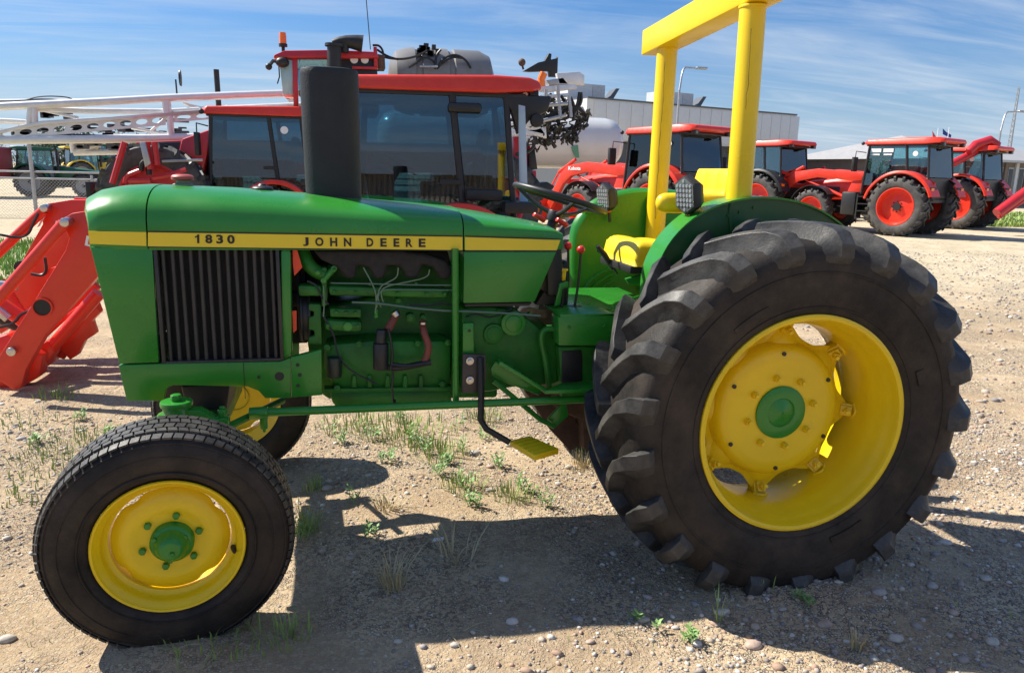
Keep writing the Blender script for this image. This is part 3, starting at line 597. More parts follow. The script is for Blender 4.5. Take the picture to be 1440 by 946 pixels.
# --- filler caps, muffler
p = at(257, 256, y=YC); zc_ = ztop(p.x)
m = M(); m.lathe([(.0, 0), (.036, .0), (.036, .008), (.024, .014), (.022, .024)], c=(p.x, YC, zc_-.004), ax='z', n=32, closed=False); m.build('filler_neck', mat('dull_filler_neck', (.22, .27, .20), .5), T)
m = M(); m.lathe([(.001, .022), (.034, .022), (.040, .026), (.040, .036), (.034, .042), (.020, .045), (.001, .045)], c=(p.x, YC, zc_-.004), ax='z', n=36); m.build('filler_cap', mat('faded_red_cap', (.42, .05, .05), .5, dust=.3), T)
p = at(369, 262, y=YC); zc_ = ztop(p.x)
m = M(); m.lathe([(.001, -.004), (.040, -.004), (.040, .006), (.034, .012), (.018, .015), (.012, .022), (.001, .024)], c=(p.x, YC, zc_), ax='z', n=32); m.build('filler_cap', PLAS, T, label='low black filler cap behind the red one')
mx_, my_ = -.030, YC; m = M(); rings = []
for z_, k in ((1.33, .97), (1.372, .965), (1.40, .97), (1.62, .985), (1.826, 1.0), (1.842, .985), (1.850, .95), (1.853, .80), (1.853, .01)):
    rings.append([(mx_+(z_-1.37)*-.012+(.030*math.copysign(1, math.cos(a)) if abs(math.cos(a)) > 1e-6 else 0)*k+.080*k*math.cos(a), my_+.078*k*math.sin(a), z_+(0 if z_ > 1.35 else 0)) for a in [2*PI*(i+.5)/40 for i in range(40)]])
m.ring(rings); mf = m.build('muffler', MUF, T, smooth=50)
# --- dash, steering wheel
m = M(); m.prism([(.80, 1.00), (.86, 1.00), (.86, 1.12), (.85, 1.24), (.82, 1.262), (.78, 1.262)], 'y', YC-.20, YC+.20); m.build('dashboard', PLAS, T, bev=.012)
m = M(); m.prism(px([(754, 430), (784, 385), (796, 368), (802, 368), (800, 432)], -.10), 'y', -.08, YC+.12); m.build('control_console', BLK, T, bev=.01)
for q in ((749, 303), (781, 310)):
    p = at(*q, y=-.02); m = M(); m.tube([p+Vector((.05, 0, -.02)), p+Vector((.0, -.02, .006))], [.012, .010], n=8); m.build('throttle_grip', REDK, T, bev=.003)
sc_ = Vector((.895, YC, 1.382)); nrm = Vector((.27, 0, .96)).normalized(); u_ = Vector((nrm.z, 0, -nrm.x)); v_ = Vector((0, 1, 0)); m = M()
ringpts = [[sc_+(u_*math.cos(a)+v_*math.sin(a))*(.196+.0125*math.cos(b))+nrm*.0125*math.sin(b) for b in [2*PI*j/10 for j in range(10)]] for a in [2*PI*i/56 for i in range(56)]]
m.ring(ringpts, closed=True); sw = m.build('steering_wheel', PLAS, T)
for a in (.55, 2.65, 4.75):
    e = sc_+(u_*math.cos(a)+v_*math.sin(a))*.20; h = sc_-nrm*.075; m = M(); m.tube([h+(e-h)*.08, h+(e-h)*.5-nrm*.012, e], [.011, .009, .008], n=8, smooth=1); m.build('spoke', PLAS, sw)
m = M(); m.cyl(sc_-nrm*.10, sc_-nrm*.055, .032, n=20); m.cyl(sc_-nrm*.38, sc_-nrm*.09, .022, n=16); m.build('steering_column', PLAS, sw, bev=.003)
# levers
def lever(a, b, y, knobm, r=.017, rodm=PLAS, name='gear_lever'):
    p, q = at(*a, y=y), at(*b, y=y); m = M(); m.tube([p, p.lerp(q, .5)+Vector((.006, 0, 0)), q], .0055, n=8, smooth=1); rod = m.build(name, rodm, T)
    m = M(); m.ball(q, r, n=16); m.build('knob', knobm, rod)
lever((796, 432), (799, 346), -.02, REDK); lever((808, 432), (817, 351), -.10, REDK)
p = at(792, 384, y=-.12); m = M(); m.cyl(p+Vector((0, 0, .010)), p+Vector((0, 0, .018)), .020, n=16); m.cyl(p+Vector((0, 0, -.03)), p+Vector((0, 0, .010)), .010, .013, n=12); m.build('stop_knob', YEL, T, bev=.002)
m = M(); m.tube([p+Vector((0, 0, -.03)), at(790, 440, y=-.12)], .006, n=8); m.build('stop_rod', PLAS, T)
m = M(); m.prism(px([(779, 430), (786, 398), (798, 395), (799, 403), (790, 406), (787, 428)], -.14), 'y', -.15, -.135); m.build('lever_bracket', GREEN, T, bev=.003)
m = M(); m.cyl(at(808, 434, y=-.10), at(808, 430, y=-.10), .045, .03, n=20); m.cyl(at(808, 438, y=-.10), at(808, 434, y=-.10), .05, n=20); m.build('lever_boot', PLAS, T, bev=.004)
# --- fenders
def arc_px(pts, y, n=5):
    P = [Vector((q.x, 0, q.z)) for q in (at(a, b, y=y) for a, b in pts)]
    for _ in range(2):
        Q = [P[0]]
        for a, b in zip(P, P[1:]): Q += [a*.75+b*.25, a*.25+b*.75]
        P = Q+[P[-1]]
    return P
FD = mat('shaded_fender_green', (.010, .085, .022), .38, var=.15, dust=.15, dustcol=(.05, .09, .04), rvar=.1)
# near fender: a disc panel beside the tyre with a short cover reaching inwards
fo = arc_px([(916, 470), (916, 405), (922, 372), (946, 330), (990, 294), (1050, 277), (1105, 279), (1150, 293), (1186, 318), (1215, 350)], -.37)
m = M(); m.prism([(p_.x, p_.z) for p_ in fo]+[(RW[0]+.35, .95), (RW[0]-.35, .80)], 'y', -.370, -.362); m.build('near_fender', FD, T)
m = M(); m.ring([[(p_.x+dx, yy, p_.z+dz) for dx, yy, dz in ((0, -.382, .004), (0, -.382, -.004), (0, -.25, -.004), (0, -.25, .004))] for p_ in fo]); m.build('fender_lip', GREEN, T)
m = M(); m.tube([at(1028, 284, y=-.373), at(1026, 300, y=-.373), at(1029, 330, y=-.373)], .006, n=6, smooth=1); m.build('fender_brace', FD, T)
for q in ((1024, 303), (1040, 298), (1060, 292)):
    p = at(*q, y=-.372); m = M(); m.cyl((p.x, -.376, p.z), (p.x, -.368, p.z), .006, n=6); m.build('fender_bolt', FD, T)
# far fender: curved cover facing forward plus inner side panel
FY0, FY1 = .545, .585
o = arc_px([(808, 434), (808, 332), (822, 306), (842, 286), (872, 274), (915, 268), (990, 276)], FY0)
m = M(); m.ring([[(p_.x, FY0, p_.z), (p_.x-.010, FY0+.008, p_.z+.008), (p_.x-.018, FY0+.02, p_.z+.014), (p_.x-.024, FY1, p_.z+.018), (p_.x-.018, FY1, p_.z+.014)] for p_ in o], loop=False, caps=False); 
b = m.b; ff = m.build('far_fender', GREEN, T, smooth=60)
m = M(); m.prism([(p_.x, p_.z) for p_ in o]+[(o[-1].x, o[0].z)], 'y', FY0, FY0+.006); m.build('fender_side_panel', GREEN, T)
for a0, b0, c0 in (((812, 428), (826, 394), (866, 373)), ((818, 428), (832, 402), (862, 384)), ((828, 428), (840, 408), (862, 394)), ((842, 430), (850, 414), (866, 405))):
    m = M(); m.tube([at(*a0, y=FY0-.002)+Vector((.02, 0, 0)), at(*b0, y=FY0-.002), at(*c0, y=FY0-.002)], .0095, n=6, smooth=3); m.build('pressed_rib', GREEN, T)
lever((868, 385), (843, 352), .15, PLAS, .012, name='hydraulic_lever')
m = M(); m.tube([at(862, 378, y=.14), at(850, 358, y=.14), at(840, 346, y=.14)], [.012, .013, .010], n=8); m.build('lever_grip', PLAS, T)
# --- seat
def cushion(name, quad, th, up, m_, nx_=4, ny_=3, puff=.020, parent=T):
    """quilted cushion over four corners"""
    A, B, C, D = [Vector(q) for q in quad]; up = Vector(up).normalized(); n = 32; top = []
    for j in range(n+1):
        row = []
        for i in range(n+1):
            u, v = i/n, j/n; p = A.lerp(B, u).lerp(D.lerp(C, u), v)
            e = min(u, 1-u, v, 1-v); ed = min(1, e/.14); h = th*(1-(1-ed)**2.4)**.5 if ed < 1 else th
            q = abs(math.sin(PI*u*nx_))**.5*abs(math.sin(PI*v*ny_))**.5
            row.append(p+up*(h-puff*(1-q)*ed*.55))
        top.append(row)
    V = [p for r in top for p in r]; F = [(j*(n+1)+i, j*(n+1)+i+1, (j+1)*(n+1)+i+1, (j+1)*(n+1)+i) for j in range(n) for i in range(n)]
    border = [j for j in range(n+1)]+[j*(n+1)+n for j in range(1, n+1)]+[n*(n+1)+i for i in range(n-1, -1, -1)]+[j*(n+1) for j in range(n-1, 0, -1)]
    k = len(V); V += [V[i]-up*.028 for i in border]; L_ = len(border)
    F += [(border[i], k+i, k+(i+1) % L_, border[(i+1) % L_]) for i in range(L_)]+[tuple(range(k, k+L_))]
    return raw(name, V, F, m_, parent, smooth=True)
sy0, sy1 = YC-.19, YC+.21
p0, p1 = at(890, 364, y=sy0), at(956, 372, y=sy0); zs_ = p0.z-.004
cushion('seat_cushion', [(p0.x+.01, sy0, zs_), (p1.x+.19, sy0, zs_-.035), (p1.x+.19, sy1, zs_-.035), (p0.x+.01, sy1, zs_)], .078, (0, 0, 1), YELV, 3, 3)
m = M(); m.box(p0.x-.005, p1.x+.17, sy0+.01, sy1-.01, zs_-.060, zs_-.028); m.build('seat_pan', BLK, T, bev=.006)
bx0 = 1.56
cushion('seat_backrest', [(bx0, sy0+.02, 1.22), (bx0, sy1+.0, 1.22), (bx0+.08, sy1-.02, 1.52), (bx0+.08, sy0+.04, 1.52)], .05, (-1, 0, .3), YELV, 3, 3)
q = at(935, 285, y=sy0-.04); m = M(); m.ring([[(q.x+.02+x_*.012, sy0-.075+y_, q.z+z_) for y_, z_ in ((0, -.028), (.06, -.028), (.07, 0), (.06, .022), (.0, .022), (-.01, 0))] if False else [(q.x+x_, sy0-.06+.034*math.cos(a)*k, q.z+.040*math.sin(a)*k-(.01 if x_ > .1 else 0)*0) for a in [2*PI*i/18 for i in range(18)]] for x_, k in ((-.045, .05), (-.042, .5), (-.032, .78), (-.012, .97), (.02, 1.0), (.15, 1.0), (.24, .95), (.25, .6))]); m.build('armrest', YELV, T, smooth=50)
m = M(); m.prism(px([(900, 388), (910, 388), (935, 420), (925, 428)], sy0+.06), 'y', sy0+.04, sy0+.06); m.prism(px([(880, 392), (905, 386), (915, 395), (912, 402), (885, 400)], sy0+.03), 'y', sy0+.03, sy0+.05); m.build('seat_bracket', GREEN, T, bev=.003)
m = M(); m.tube([at(868, 432, y=sy0), at(885, 422, y=sy0), at(903, 415, y=sy0), at(915, 418, y=sy0)], .006, n=6, smooth=1); m.build('seat_rod', GREEN, T)
p = at(908, 378, y=sy0+.05); m = M(); m.cyl(p, at(909, 430, y=sy0+.05), .022, n=12); m.build('seat_post', YEL, T)
# --- roll bar: two posts and a cross beam
for nm, (a, b, y, x_, r0) in {'far': ((921, 322), (939, 60), .50, 1.52, .0485), 'near': ((1036, 330), (1059, 10), -.31, 1.515, .0485)}.items():
    lo = at(*a, y=y); hi = at(*b, y=y); d = hi-lo
    m = M(); n = 28; rings = []
    for i in range(14):
        t_ = i/13; c_ = lo+Vector((0, 0, -.32))+(d+Vector((0, 0, .32)))*t_
        rings.append([c_+Vector((math.cos(2*PI*k/n), math.sin(2*PI*k/n), 0))*r0*(1+.012*mnoise.noise(Vector((k*.4, i*.7, y*9)))) for k in range(n)])
    m.ring(rings); post = m.build('roll_bar_post', YEL, T, smooth=45)
    # split running up the painted post
    cr = []; CRK = mat('split_in_paint', (.22, .13, .01), .9)
    for i in range(34):
        t_ = .06+.84*i/33; c_ = lo+d*t_; ang = R(-118)+.10*mnoise.noise(Vector((i*.35, y*3, 0)))+.05*mnoise.noise(Vector((i*1.3, y*5, 2)))
        cr.append(c_+Vector((math.cos(ang), math.sin(ang), 0))*(r0-.0005))
    m = M(); m.tube(cr, [max(.0006, .0013+.0012*mnoise.noise(Vector((i*.5, 1, y)))) for i in range(34)], n=5); m.build('paint_split', CRK, post)
    m = M(); m.cyl(hi-d.normalized()*.006, hi+Vector((0, 0, .004)), r0+.004, n=28); m.build('post_collar', YEL, post, bev=.002)
pf = at(923, 70, y=.50); pn = at(1075, 9, y=-.31); zb2 = pf.z-.004; zn2 = pn.z
bx1 = 1.52; bw = .062
m = M(); e0, e1 = Vector((bx1, .66, zb2+.0)), Vector((bx1, -.55, zn2-(zb2-zn2)*.30))
hgt = .115
m.ring([[e+Vector((-bw, 0, 0)), e+Vector((bw, 0, 0)), e+Vector((bw, 0, hgt)), e+Vector((-bw, 0, hgt))] for e in (e0, e1)]); m.build('roll_bar_beam', YEL, T, bev=.005)
# --- work lights
def worklight(px_, y, rz, label=None):
    p = at(*px_, y=y); X = Matrix.Translation(p) @ Matrix.Rotation(rz, 4, 'Z') @ Matrix.Rotation(R(8), 4, 'X')
    hexa = [(.0, .075), (.055, .045), (.055, -.045), (.0, -.075), (-.055, -.045), (-.055, .045)]
    m = M(); m.T = X; m.ring([[(a, 0, b) for a, b in hexa], [(a*1.0, .03, b) for a, b in hexa], [(a*.7, .06, b*.7) for a, b in hexa]]); bd = m.build('work_light', PLAS, T, bev=.003, label=label)
    m = M(); m.T = X; m.prism([(a*.9, b*.9) for a, b in hexa], 'y', -.003, .002); m.build('lens', LAMP, bd)
    m = M(); m.T = X
    for i in range(-2, 3):
        for j in range(-3, 4):
            if abs(i*.018) < .046 and abs(j*.018) < .06-abs(i)*.009: m.cyl((i*.018, -.0065, j*.018), (i*.018, -.002, j*.018), .0058, .0075, n=8)
    m.build('led_reflector', mat('led_white', (.34, .36, .39), .2, .3), bd, kind='stuff')
    m = M(); m.T = X; m.cyl((0, .03, -.12), (0, .03, -.05), .008, n=8); m.build('light_bracket', PLAS, bd)
worklight((963, 275), -.33, R(-74), 'near work light on the fender beside the armrest'); worklight((848, 279), .50, R(-76), 'far work light on the fender beyond the steering wheel')
p = at(834, 296, y=.50); m = M(); m.ring([[(p.x-.04+dx, .50+dy, p.z+dz) for dx, dy, dz in ((0, 0, -.02), (.0, .05, -.02), (0, .05, .015), (0, 0, .02))], [(p.x+.07+dx, .49+dy, p.z+dz) for dx, dy, dz in ((0, 0, -.005), (.0, .05, -.005), (0, .05, .03), (0, 0, .03))]]); m.build('fender_light_housing', GREEN, T, bev=.006)
m = M(); m.ball((p.x+.080, .50, p.z+.005), .016, (1, 1, 1), 12); m.build('turn_signal', AMB, T)
# ------------------------------------------------------------ modern cab tractors (local frame: forward is -x, ground at rear axle)
def ag_tyre(m, c, Rr, w_, n=40):
    m.lathe([(Rr*.60, -w_*.42), (Rr*.68, -w_*.5), (Rr*.86, -w_*.5), (Rr*.93, -w_*.42), (Rr*.955, -w_*.2), (Rr*.955, w_*.2), (Rr*.93, w_*.42), (Rr*.86, w_*.5), (Rr*.68, w_*.5), (Rr*.60, w_*.42)], c=c, n=n)
def ag_wheel(root, c, Rr, w_, rimm, nm, side, nl=20, rub=None):
    m = M(); ag_tyre(m, c, Rr, w_); ty = m.build(nm+'_tyre', rub or RUB2, root)
    m = M()
    for sd in (-1, 1):
        for k in range(nl):
            a = 2*PI*(k+(.5 if sd > 0 else 0))/nl; st = []
            for s, da, hw in ((0.02, 0, .022), (.5, .10, .024), (.92, .20, .034), (1.06, .22, .034)):
                y = sd*s*w_*.5; rt = Rr*(1.0 if s < 1 else .955); rb = Rr*(.93 if s < .9 else .86); aa = a-da
                st.append([(c[0]+r*math.cos(aa+q), c[1]+y, c[2]+r*math.sin(aa+q)) for q, r in ((-hw*1.2, rb), (-hw, rt), (hw, rt), (hw*1.6, rb))])
            m.ring(st)
    m.build('tyre_tread', LUG if rub is None else rub, ty, kind='stuff')
    f = -1 if side < 0 else 1
    m = M(); m.lathe([(Rr*.60, f*w_*.42), (Rr*.625, f*w_*.46), (Rr*.60, f*w_*.47), (Rr*.57, f*w_*.40), (Rr*.54, f*w_*.30), (Rr*.52, f*w_*.12), (Rr*.35, f*w_*.08), (Rr*.22, f*w_*.16), (.01, f*w_*.16)], c=c, n=40)
    m.lathe([(Rr*.60, -f*w_*.42), (Rr*.55, -f*w_*.3), (Rr*.53, f*w_*.1)], c=c, n=40); rm = m.build(nm+'_rim', rimm, root)
    m = M(); m.cyl((c[0], c[1]+f*w_*.14, c[2]), (c[0], c[1]+f*w_*.26, c[2]), Rr*.13, n=20)
    for k in range(8): a = 2*PI*k/8; m.cyl((c[0]+Rr*.17*math.cos(a), c[1]+f*w_*.15, c[2]+Rr*.17*math.sin(a)), (c[0]+Rr*.17*math.cos(a), c[1]+f*w_*.19, c[2]+Rr*.17*math.sin(a)), .02, n=6)
    m.build('wheel_hub', BLK, rm)
def modern_tractor(label, paint=RED, rimm=None, loader=True, group=None, gl=GLS, roofm=None, name='cab_tractor', lights=True, low=False):
    rimm = rimm or paint; roofm = roofm or paint
    t = thing(name, label, 'tractor', (0, 0, 0), group)
    RR = .60 if low else .82; q0 = .46 if low else 0; fz = .58 if low else .80
    for s in (-1, 1):
        ag_wheel(t, (0, s*.86, RR-.02), RR, .50, rimm, 'rear', s); ag_wheel(t, (-2.55, s*.82, .60), .61, .40, rimm, 'front', s, 18)
        # rear fender
        m = M(); n = 22; rings = []
        for i in range(n+1):
            a = R(168)-R(150)*i/n; r0, r1 = RR+.08, RR+.11
            k = 1+.06*max(0, math.cos(a-R(40)))
            rings.append([(r*k*math.cos(a), s*yy, fz+r*k*math.sin(a)) for r, yy in ((r0, .60), (r0, 1.06), (r0-.05, 1.10), (r1-.05, 1.12), (r1, 1.08), (r1, .60))])
        m.ring(rings); m.build('rear_fender', paint, t, smooth=50)
        m = M(); m.prism([(-.78, 1.10-q0), (.50, 1.10-q0), (.80, 1.45-q0), (.5, 1.62-q0), (0, 1.72-q0), (-.5, 1.6-q0)], 'y', s*.66, s*.60); m.build('fender_side', paint if s < 0 else BLK, t)
        m = M(); rings = []
        for i in range(13):
            a = R(160)-R(120)*i/12; rings.append([(-2.55+r*math.cos(a), s*yy, .60+r*math.sin(a)) for r, yy in ((.70, .62), (.70, 1.0), (.715, 1.0), (.715, .62))])
        m.ring(rings); m.build('front_fender', BLK, t, smooth=50)
        m = M(); m.box(.50, .86, s*.62, s*1.05, 1.22, 1.34); m.build('tail_light_bar', BLK, t, bev=.02)
        m = M(); m.box(.84, .875, s*.86, s*1.02, 1.24, 1.32); m.build('tail_light', AMB, t)
        # mirror on its arm
        m = M(); m.tube([(-1.12, s*.78, 2.25), (-1.25, s*1.10, 2.28), (-1.25, s*1.12, 2.0)], .014, n=6); m.box(-1.28, -1.21, s*1.02, s*1.24, 1.72, 2.12); m.build('mirror', BLK, t, bev=.02)
    m = M(); m.box(-3.0, .35, -.28, .28, .50, .95); m.box(-.3, .3, -.62, .62, .62, .95); m.box(-2.62, -2.48, -.64, .64, .52, .68); m.build('chassis', BLK, t, bev=.03)
    # bonnet
    hl = -.36 if low else 0; m = M(); sec = lambda x, z, w2, zb: [(x, -w2, min(zb, z+hl-.2)), (x, -w2, z+hl-.16), (x, -w2+.05, z+hl-.05), (x, -w2+.16, z+hl), (x, w2-.16, z+hl), (x, w2-.05, z+hl-.05), (x, w2, z+hl-.16), (x, w2, min(zb, z+hl-.2))]
    m.ring([sec(-3.42, 1.22, .26, .85), sec(-3.36, 1.34, .30, .84), sec(-3.1, 1.44, .34, .84), sec(-2.2, 1.55, .37, .90), (sec(-1.12, 1.66, .40, .95))]); m.build('bonnet', paint, t, bev=.015)
    m = M(); m.box(-3.46, -3.36, -.24, .24, .88, 1.2); m.box(-3.2, -2.0, -.385, -.36, 1.0, 1.28); m.box(-3.2, -2.0, .36, .385, 1.0, 1.28); m.build('bonnet_grille', BLK, t, bev=.01, kind='stuff')
    # cab
    x0, x1, xb, hw, z0, z1 = -1.15, .62, -.28, .76, 1.0, 2.50
    fr = []
    for s in (-1, 1):
        y0, y1 = s*hw, s*(hw-.05)
        for nm, a, b in (('door_pillar', (x0, 1.02), (x0+.08, z1)), ('middle_pillar', (xb+.38, 1.45-q0), (xb+.22, z1)), ('rear_pillar', (x1+.02, 1.55-q0), (x1-.10, z1))):
            m = M(); rr = .035 if nm != 'middle_pillar' else .04
            m.tube([(a[0], y0, a[1]), ((a[0]+b[0])/2-.0, (y0+y1)/2, (a[1]+b[1])/2), (b[0], y1, b[1])], rr, n=8); m.build(nm, BLK, t)
        m = M(); m.tube([(x0+.08, y1, z1-.02), (x1-.1, y1, z1-.02)], .035, n=6); m.build('cab_rail', BLK, t); m = M(); m.tube([(x0, y0, 1.02), (xb-.0, y0, 1.02), (xb+.38, y0, 1.48-q0), (x1+.02, y0, 1.56-q0)], .035, n=6); m.build('cab_rail', BLK, t)
        e = .004*s
        m = M(); m.ring([[(x0+.02, y0+e, 1.05), (xb-.02, y0+e, 1.05), (xb+.36, y0+e, 1.48-q0), (xb+.22, y1+e, z1-.03), (x0+.09, y1+e, z1-.03)], [(x0+.02, y0-e, 1.05), (xb-.02, y0-e, 1.05), (xb+.36, y0-e, 1.48-q0), (xb+.22, y1-e, z1-.03), (x0+.09, y1-e, z1-.03)]]); m.build('door_glass', gl, t)
        m = M(); m.ring([[(xb+.42, y0+e, 1.52-q0), (x1-.01, y0+e, 1.58-q0), (x1-.12, y1+e, z1-.03), (xb+.26, y1+e, z1-.03)], [(xb+.42, y0-e, 1.52-q0), (x1-.01, y0-e, 1.58-q0), (x1-.12, y1-e, z1-.03), (xb+.26, y1-e, z1-.03)]]); m.build('quarter_glass', gl, t)
        m = M(); m.box(xb+.10, xb+.34, y0-.03, y0+.03, 1.50, 1.56); m.build('door_handle', BLK, t, bev=.01)
    m = M(); m.ring([[(x0, -hw+.04, 1.3), (x0, hw-.04, 1.3), (x0+.08, hw-.08, z1-.03), (x0+.08, -hw+.08, z1-.03)], [(x0-.008, -hw+.04, 1.3), (x0-.008, hw-.04, 1.3), (x0+.072, hw-.08, z1-.03), (x0+.072, -hw+.08, z1-.03)]]); m.build('windscreen', gl, t)
    m = M(); m.ring([[(x1+.02, -hw+.05, 1.6), (x1+.02, hw-.05, 1.6), (x1-.10, hw-.09, z1-.03), (x1-.10, -hw+.09, z1-.03)], [(x1+.028, -hw+.05, 1.6), (x1+.028, hw-.05, 1.6), (x1-.092, hw-.09, z1-.03), (x1-.092, -hw+.09, z1-.03)]]); m.build('rear_glass', gl, t)
    m = M(); m.box(x0, x1, -hw+.03, hw-.03, .92, 1.04); m.build('cab_floor', PLAS, t); m = M(); m.box(x1-.10, x1, -hw+.05, hw-.05, 1.0, 1.58-q0*.9); m.build('cab_rear_wall', PLAS, t)
    m = M(); m.ring([[(x0-.16, -.62, 2.51), (x0-.16, .62, 2.51), (x0-.12, .60, 2.56), (x0-.12, -.60, 2.56)], [(x0-.04, -.78, 2.47), (x0-.04, .78, 2.47), (x0+.02, .74, 2.61), (x0+.02, -.74, 2.61)], [(x1-.2, -.82, 2.47), (x1-.2, .82, 2.47), (x1-.2, .76, 2.655), (x1-.2, -.76, 2.655)], [(x1+.20, -.80, 2.50), (x1+.20, .80, 2.50), (x1+.16, .74, 2.645), (x1+.16, -.74, 2.645)], [(x1+.30, -.70, 2.53), (x1+.30, .70, 2.53), (x1+.27, .66, 2.62), (x1+.27, -.66, 2.62)]]); m.build('cab_roof', roofm, t, bev=.03, seg=3)
    m = M(); m.box(x0+.0, x1+.12, -.74, .74, 2.43, 2.475); m.build('roof_lining', PLAS, t, bev=.01)
    if lights:
        for s in (-1, 1):
            m = M(); m.box(x1+.16, x1+.26, s*.62-.09, s*.62+.09, 2.42, 2.52); l_ = m.build('rear_work_light', BLK, t, bev=.015); m = M(); m.cyl((x1+.255, s*.62, 2.47), (x1+.266, s*.62, 2.47), .04, n=12); m.build('lens', LAMP, l_)
            m = M(); m.ball((x0-.05, s*.86, 2.50), .05); m.build('front_work_light', BLK, t)
    # inside
    m = M(); m.box(-.30, .22, -.26, .26, 1.36, 1.50); m.build('driver_seat', CABIN, t, bev=.05); m = M(); m.prism([(.16, 1.45), (.34, 1.45), (.42, 2.12), (.30, 2.14)], 'y', -.24, .24); m.build('seat_back', CABIN, t, bev=.05)
    m = M(); m.prism([(-.95, 1.02), (-.72, 1.02), (-.70, 1.62), (-.90, 1.72), (-1.02, 1.6)], 'y', -.22, .22); m.box(-.4, .3, .3, .62, 1.3, 1.52); m.build('console', PLAS, t, bev=.03)
    m = M(); c = Vector((-.62, 0, 1.70)); nn = Vector((.5, 0, .85)).normalized(); uu = Vector((nn.z, 0, -nn.x))
    m.ring([[c+(uu*math.cos(a)+Vector((0, 1, 0))*math.sin(a))*(.19+.014*math.cos(b))+nn*.014*math.sin(b) for b in [2*PI*j/6 for j in range(6)]] for a in [2*PI*i/24 for i in range(24)]], closed=True); m.cyl(c-nn*.3, c-nn*.03, .03, n=8); m.tube([c+uu*.19, c-nn*.03, c-uu*.19], .012, n=6); m.build('cab_steering_wheel', PLAS, t)
    # steps, tank, exhaust
    m = M(); m.box(-1.62, -1.18, -.98, -.42, .50, 1.16); m.build('fuel_tank', PLAS, t, bev=.06)
    for k in range(4):
        m = M(); m.box(-1.10, -.76, -1.02, -.70, .42+k*.2, .45+k*.2); m.build('cab_step', BLK, t)
    m = M(); m.box(-1.14, -1.10, -1.0, -.72, .40, 1.1); m.box(-.76, -.72, -1.0, -.72, .40, 1.1); m.build('step_frame', BLK, t, kind='stuff')
    if not low:
        m = M(); m.tube([(-1.32, .62, 1.3), (-1.32, .64, 2.3), (-1.32, .64, 2.5), (-1.26, .64, 2.62)], [.07, .07, .05, .045], n=12); m.build('exhaust_pipe', BLK, t)
    if loader:
        for s in (-1, 1):
            m = M(); m.prism([(-1.20, 1.62), (-1.42, 1.72), (-2.6, 1.80), (-3.35, 1.70), (-3.62, 1.50), (-4.22, .55), (-4.38, .40), (-4.20, .34), (-4.05, .42), (-3.52, 1.20), (-3.2, 1.42), (-2.6, 1.54), (-1.45, 1.46), (-1.22, 1.48)], 'y', s*.60-.06, s*.60+.06); m.build('loader_arm', paint, t, bev=.01)
            m = M(); m.prism([(-1.16, 1.70), (-1.42, 1.70), (-1.62, 1.2), (-1.7, .78), (-1.38, .72), (-1.2, 1.1)], 'y', s*.55-.07, s*.55+.07); m.build('loader_mount', paint, t, bev=.01)
            m = M(); m.cyl((-1.60, s*.60, .95), (-2.4, s*.60, 1.25), .05, n=12); m.cyl((-2.4, s*.60, 1.25), (-3.0, s*.60, 1.45), .028, n=10); m.build('lift_cylinder', paint, t)
            m = M(); m.cyl((-3.1, s*.60, 1.86), (-3.75, s*.60, 1.52), .045, n=12); m.cyl((-3.75, s*.60, 1.52), (-4.3, s*.60, .78), .026, n=10); m.build('tilt_cylinder', paint, t)
        m = M(); m.cyl((-3.55, -.6, 1.28), (-3.55, .6, 1.28), .07, n=14); m.build('loader_crossbar', paint, t)
        m = M(); m.prism([(-4.22, .30), (-4.5, .18), (-4.95, .12), (-5.1, .14), (-4.60, .30), (-4.45, .55), (-4.38, .88), (-4.28, .86)], 'y', -.95, .95); m.build('loader_bucket', paint, t, bev=.006)
    return t
GRP = 'red cab tractors parked in rows on the yard'
TA = modern_tractor('large red cab tractor directly behind the green tractor, its cab beside the black muffler', gl=GLD, loader=False, low=True)
TR_ = modern_tractor('red cab tractor')
def sett(o, p, rz, sc=1.0): o.location = p; o.rotation_euler = (0, 0, rz); o.scale = (sc, sc, sc)
sett(TA, (1.17, 5.08, 0), R(-6), .90)
HB = -R(64)     # the right hand row points away to the left
def place(label, px_, py_, d, sc=1.0, rz=HB, src=TR_):
    o = copy_tree(src); o['label'] = label; p = CAM+ray(px_, py_)*d; sett(o, (p.x, p.y, 0), rz, sc); return o
TB = place('red cab tractor seen past the left side of the black muffler', 388, 158, 14.0, .96, R(-2), TA)
bpy.context.view_layer.update()
T1 = place('red cab tractor between the two yellow roll bar posts', 962, 178, 18.0)
T2 = place('red cab tractor just right of the roll bar, in front of the pale warehouse', 1096, 198, 24.0)
T3 = place('red cab tractor standing nearest on the gravel at the right, with wide red rear wheel', 1296, 197, 20.8)
sett(TR_, (0, 0, 0), 0); TR_['label'] = 'red cab tractor at the far right of the row, partly hidden by its neighbour'; T4 = TR_; p4 = CAM+ray(1372, 211)*24.6; sett(T4, (p4.x, p4.y, 0), HB)
for o in (TB, T1, T2, T3, T4): o['group'] = GRP
TA['group'] = GRP
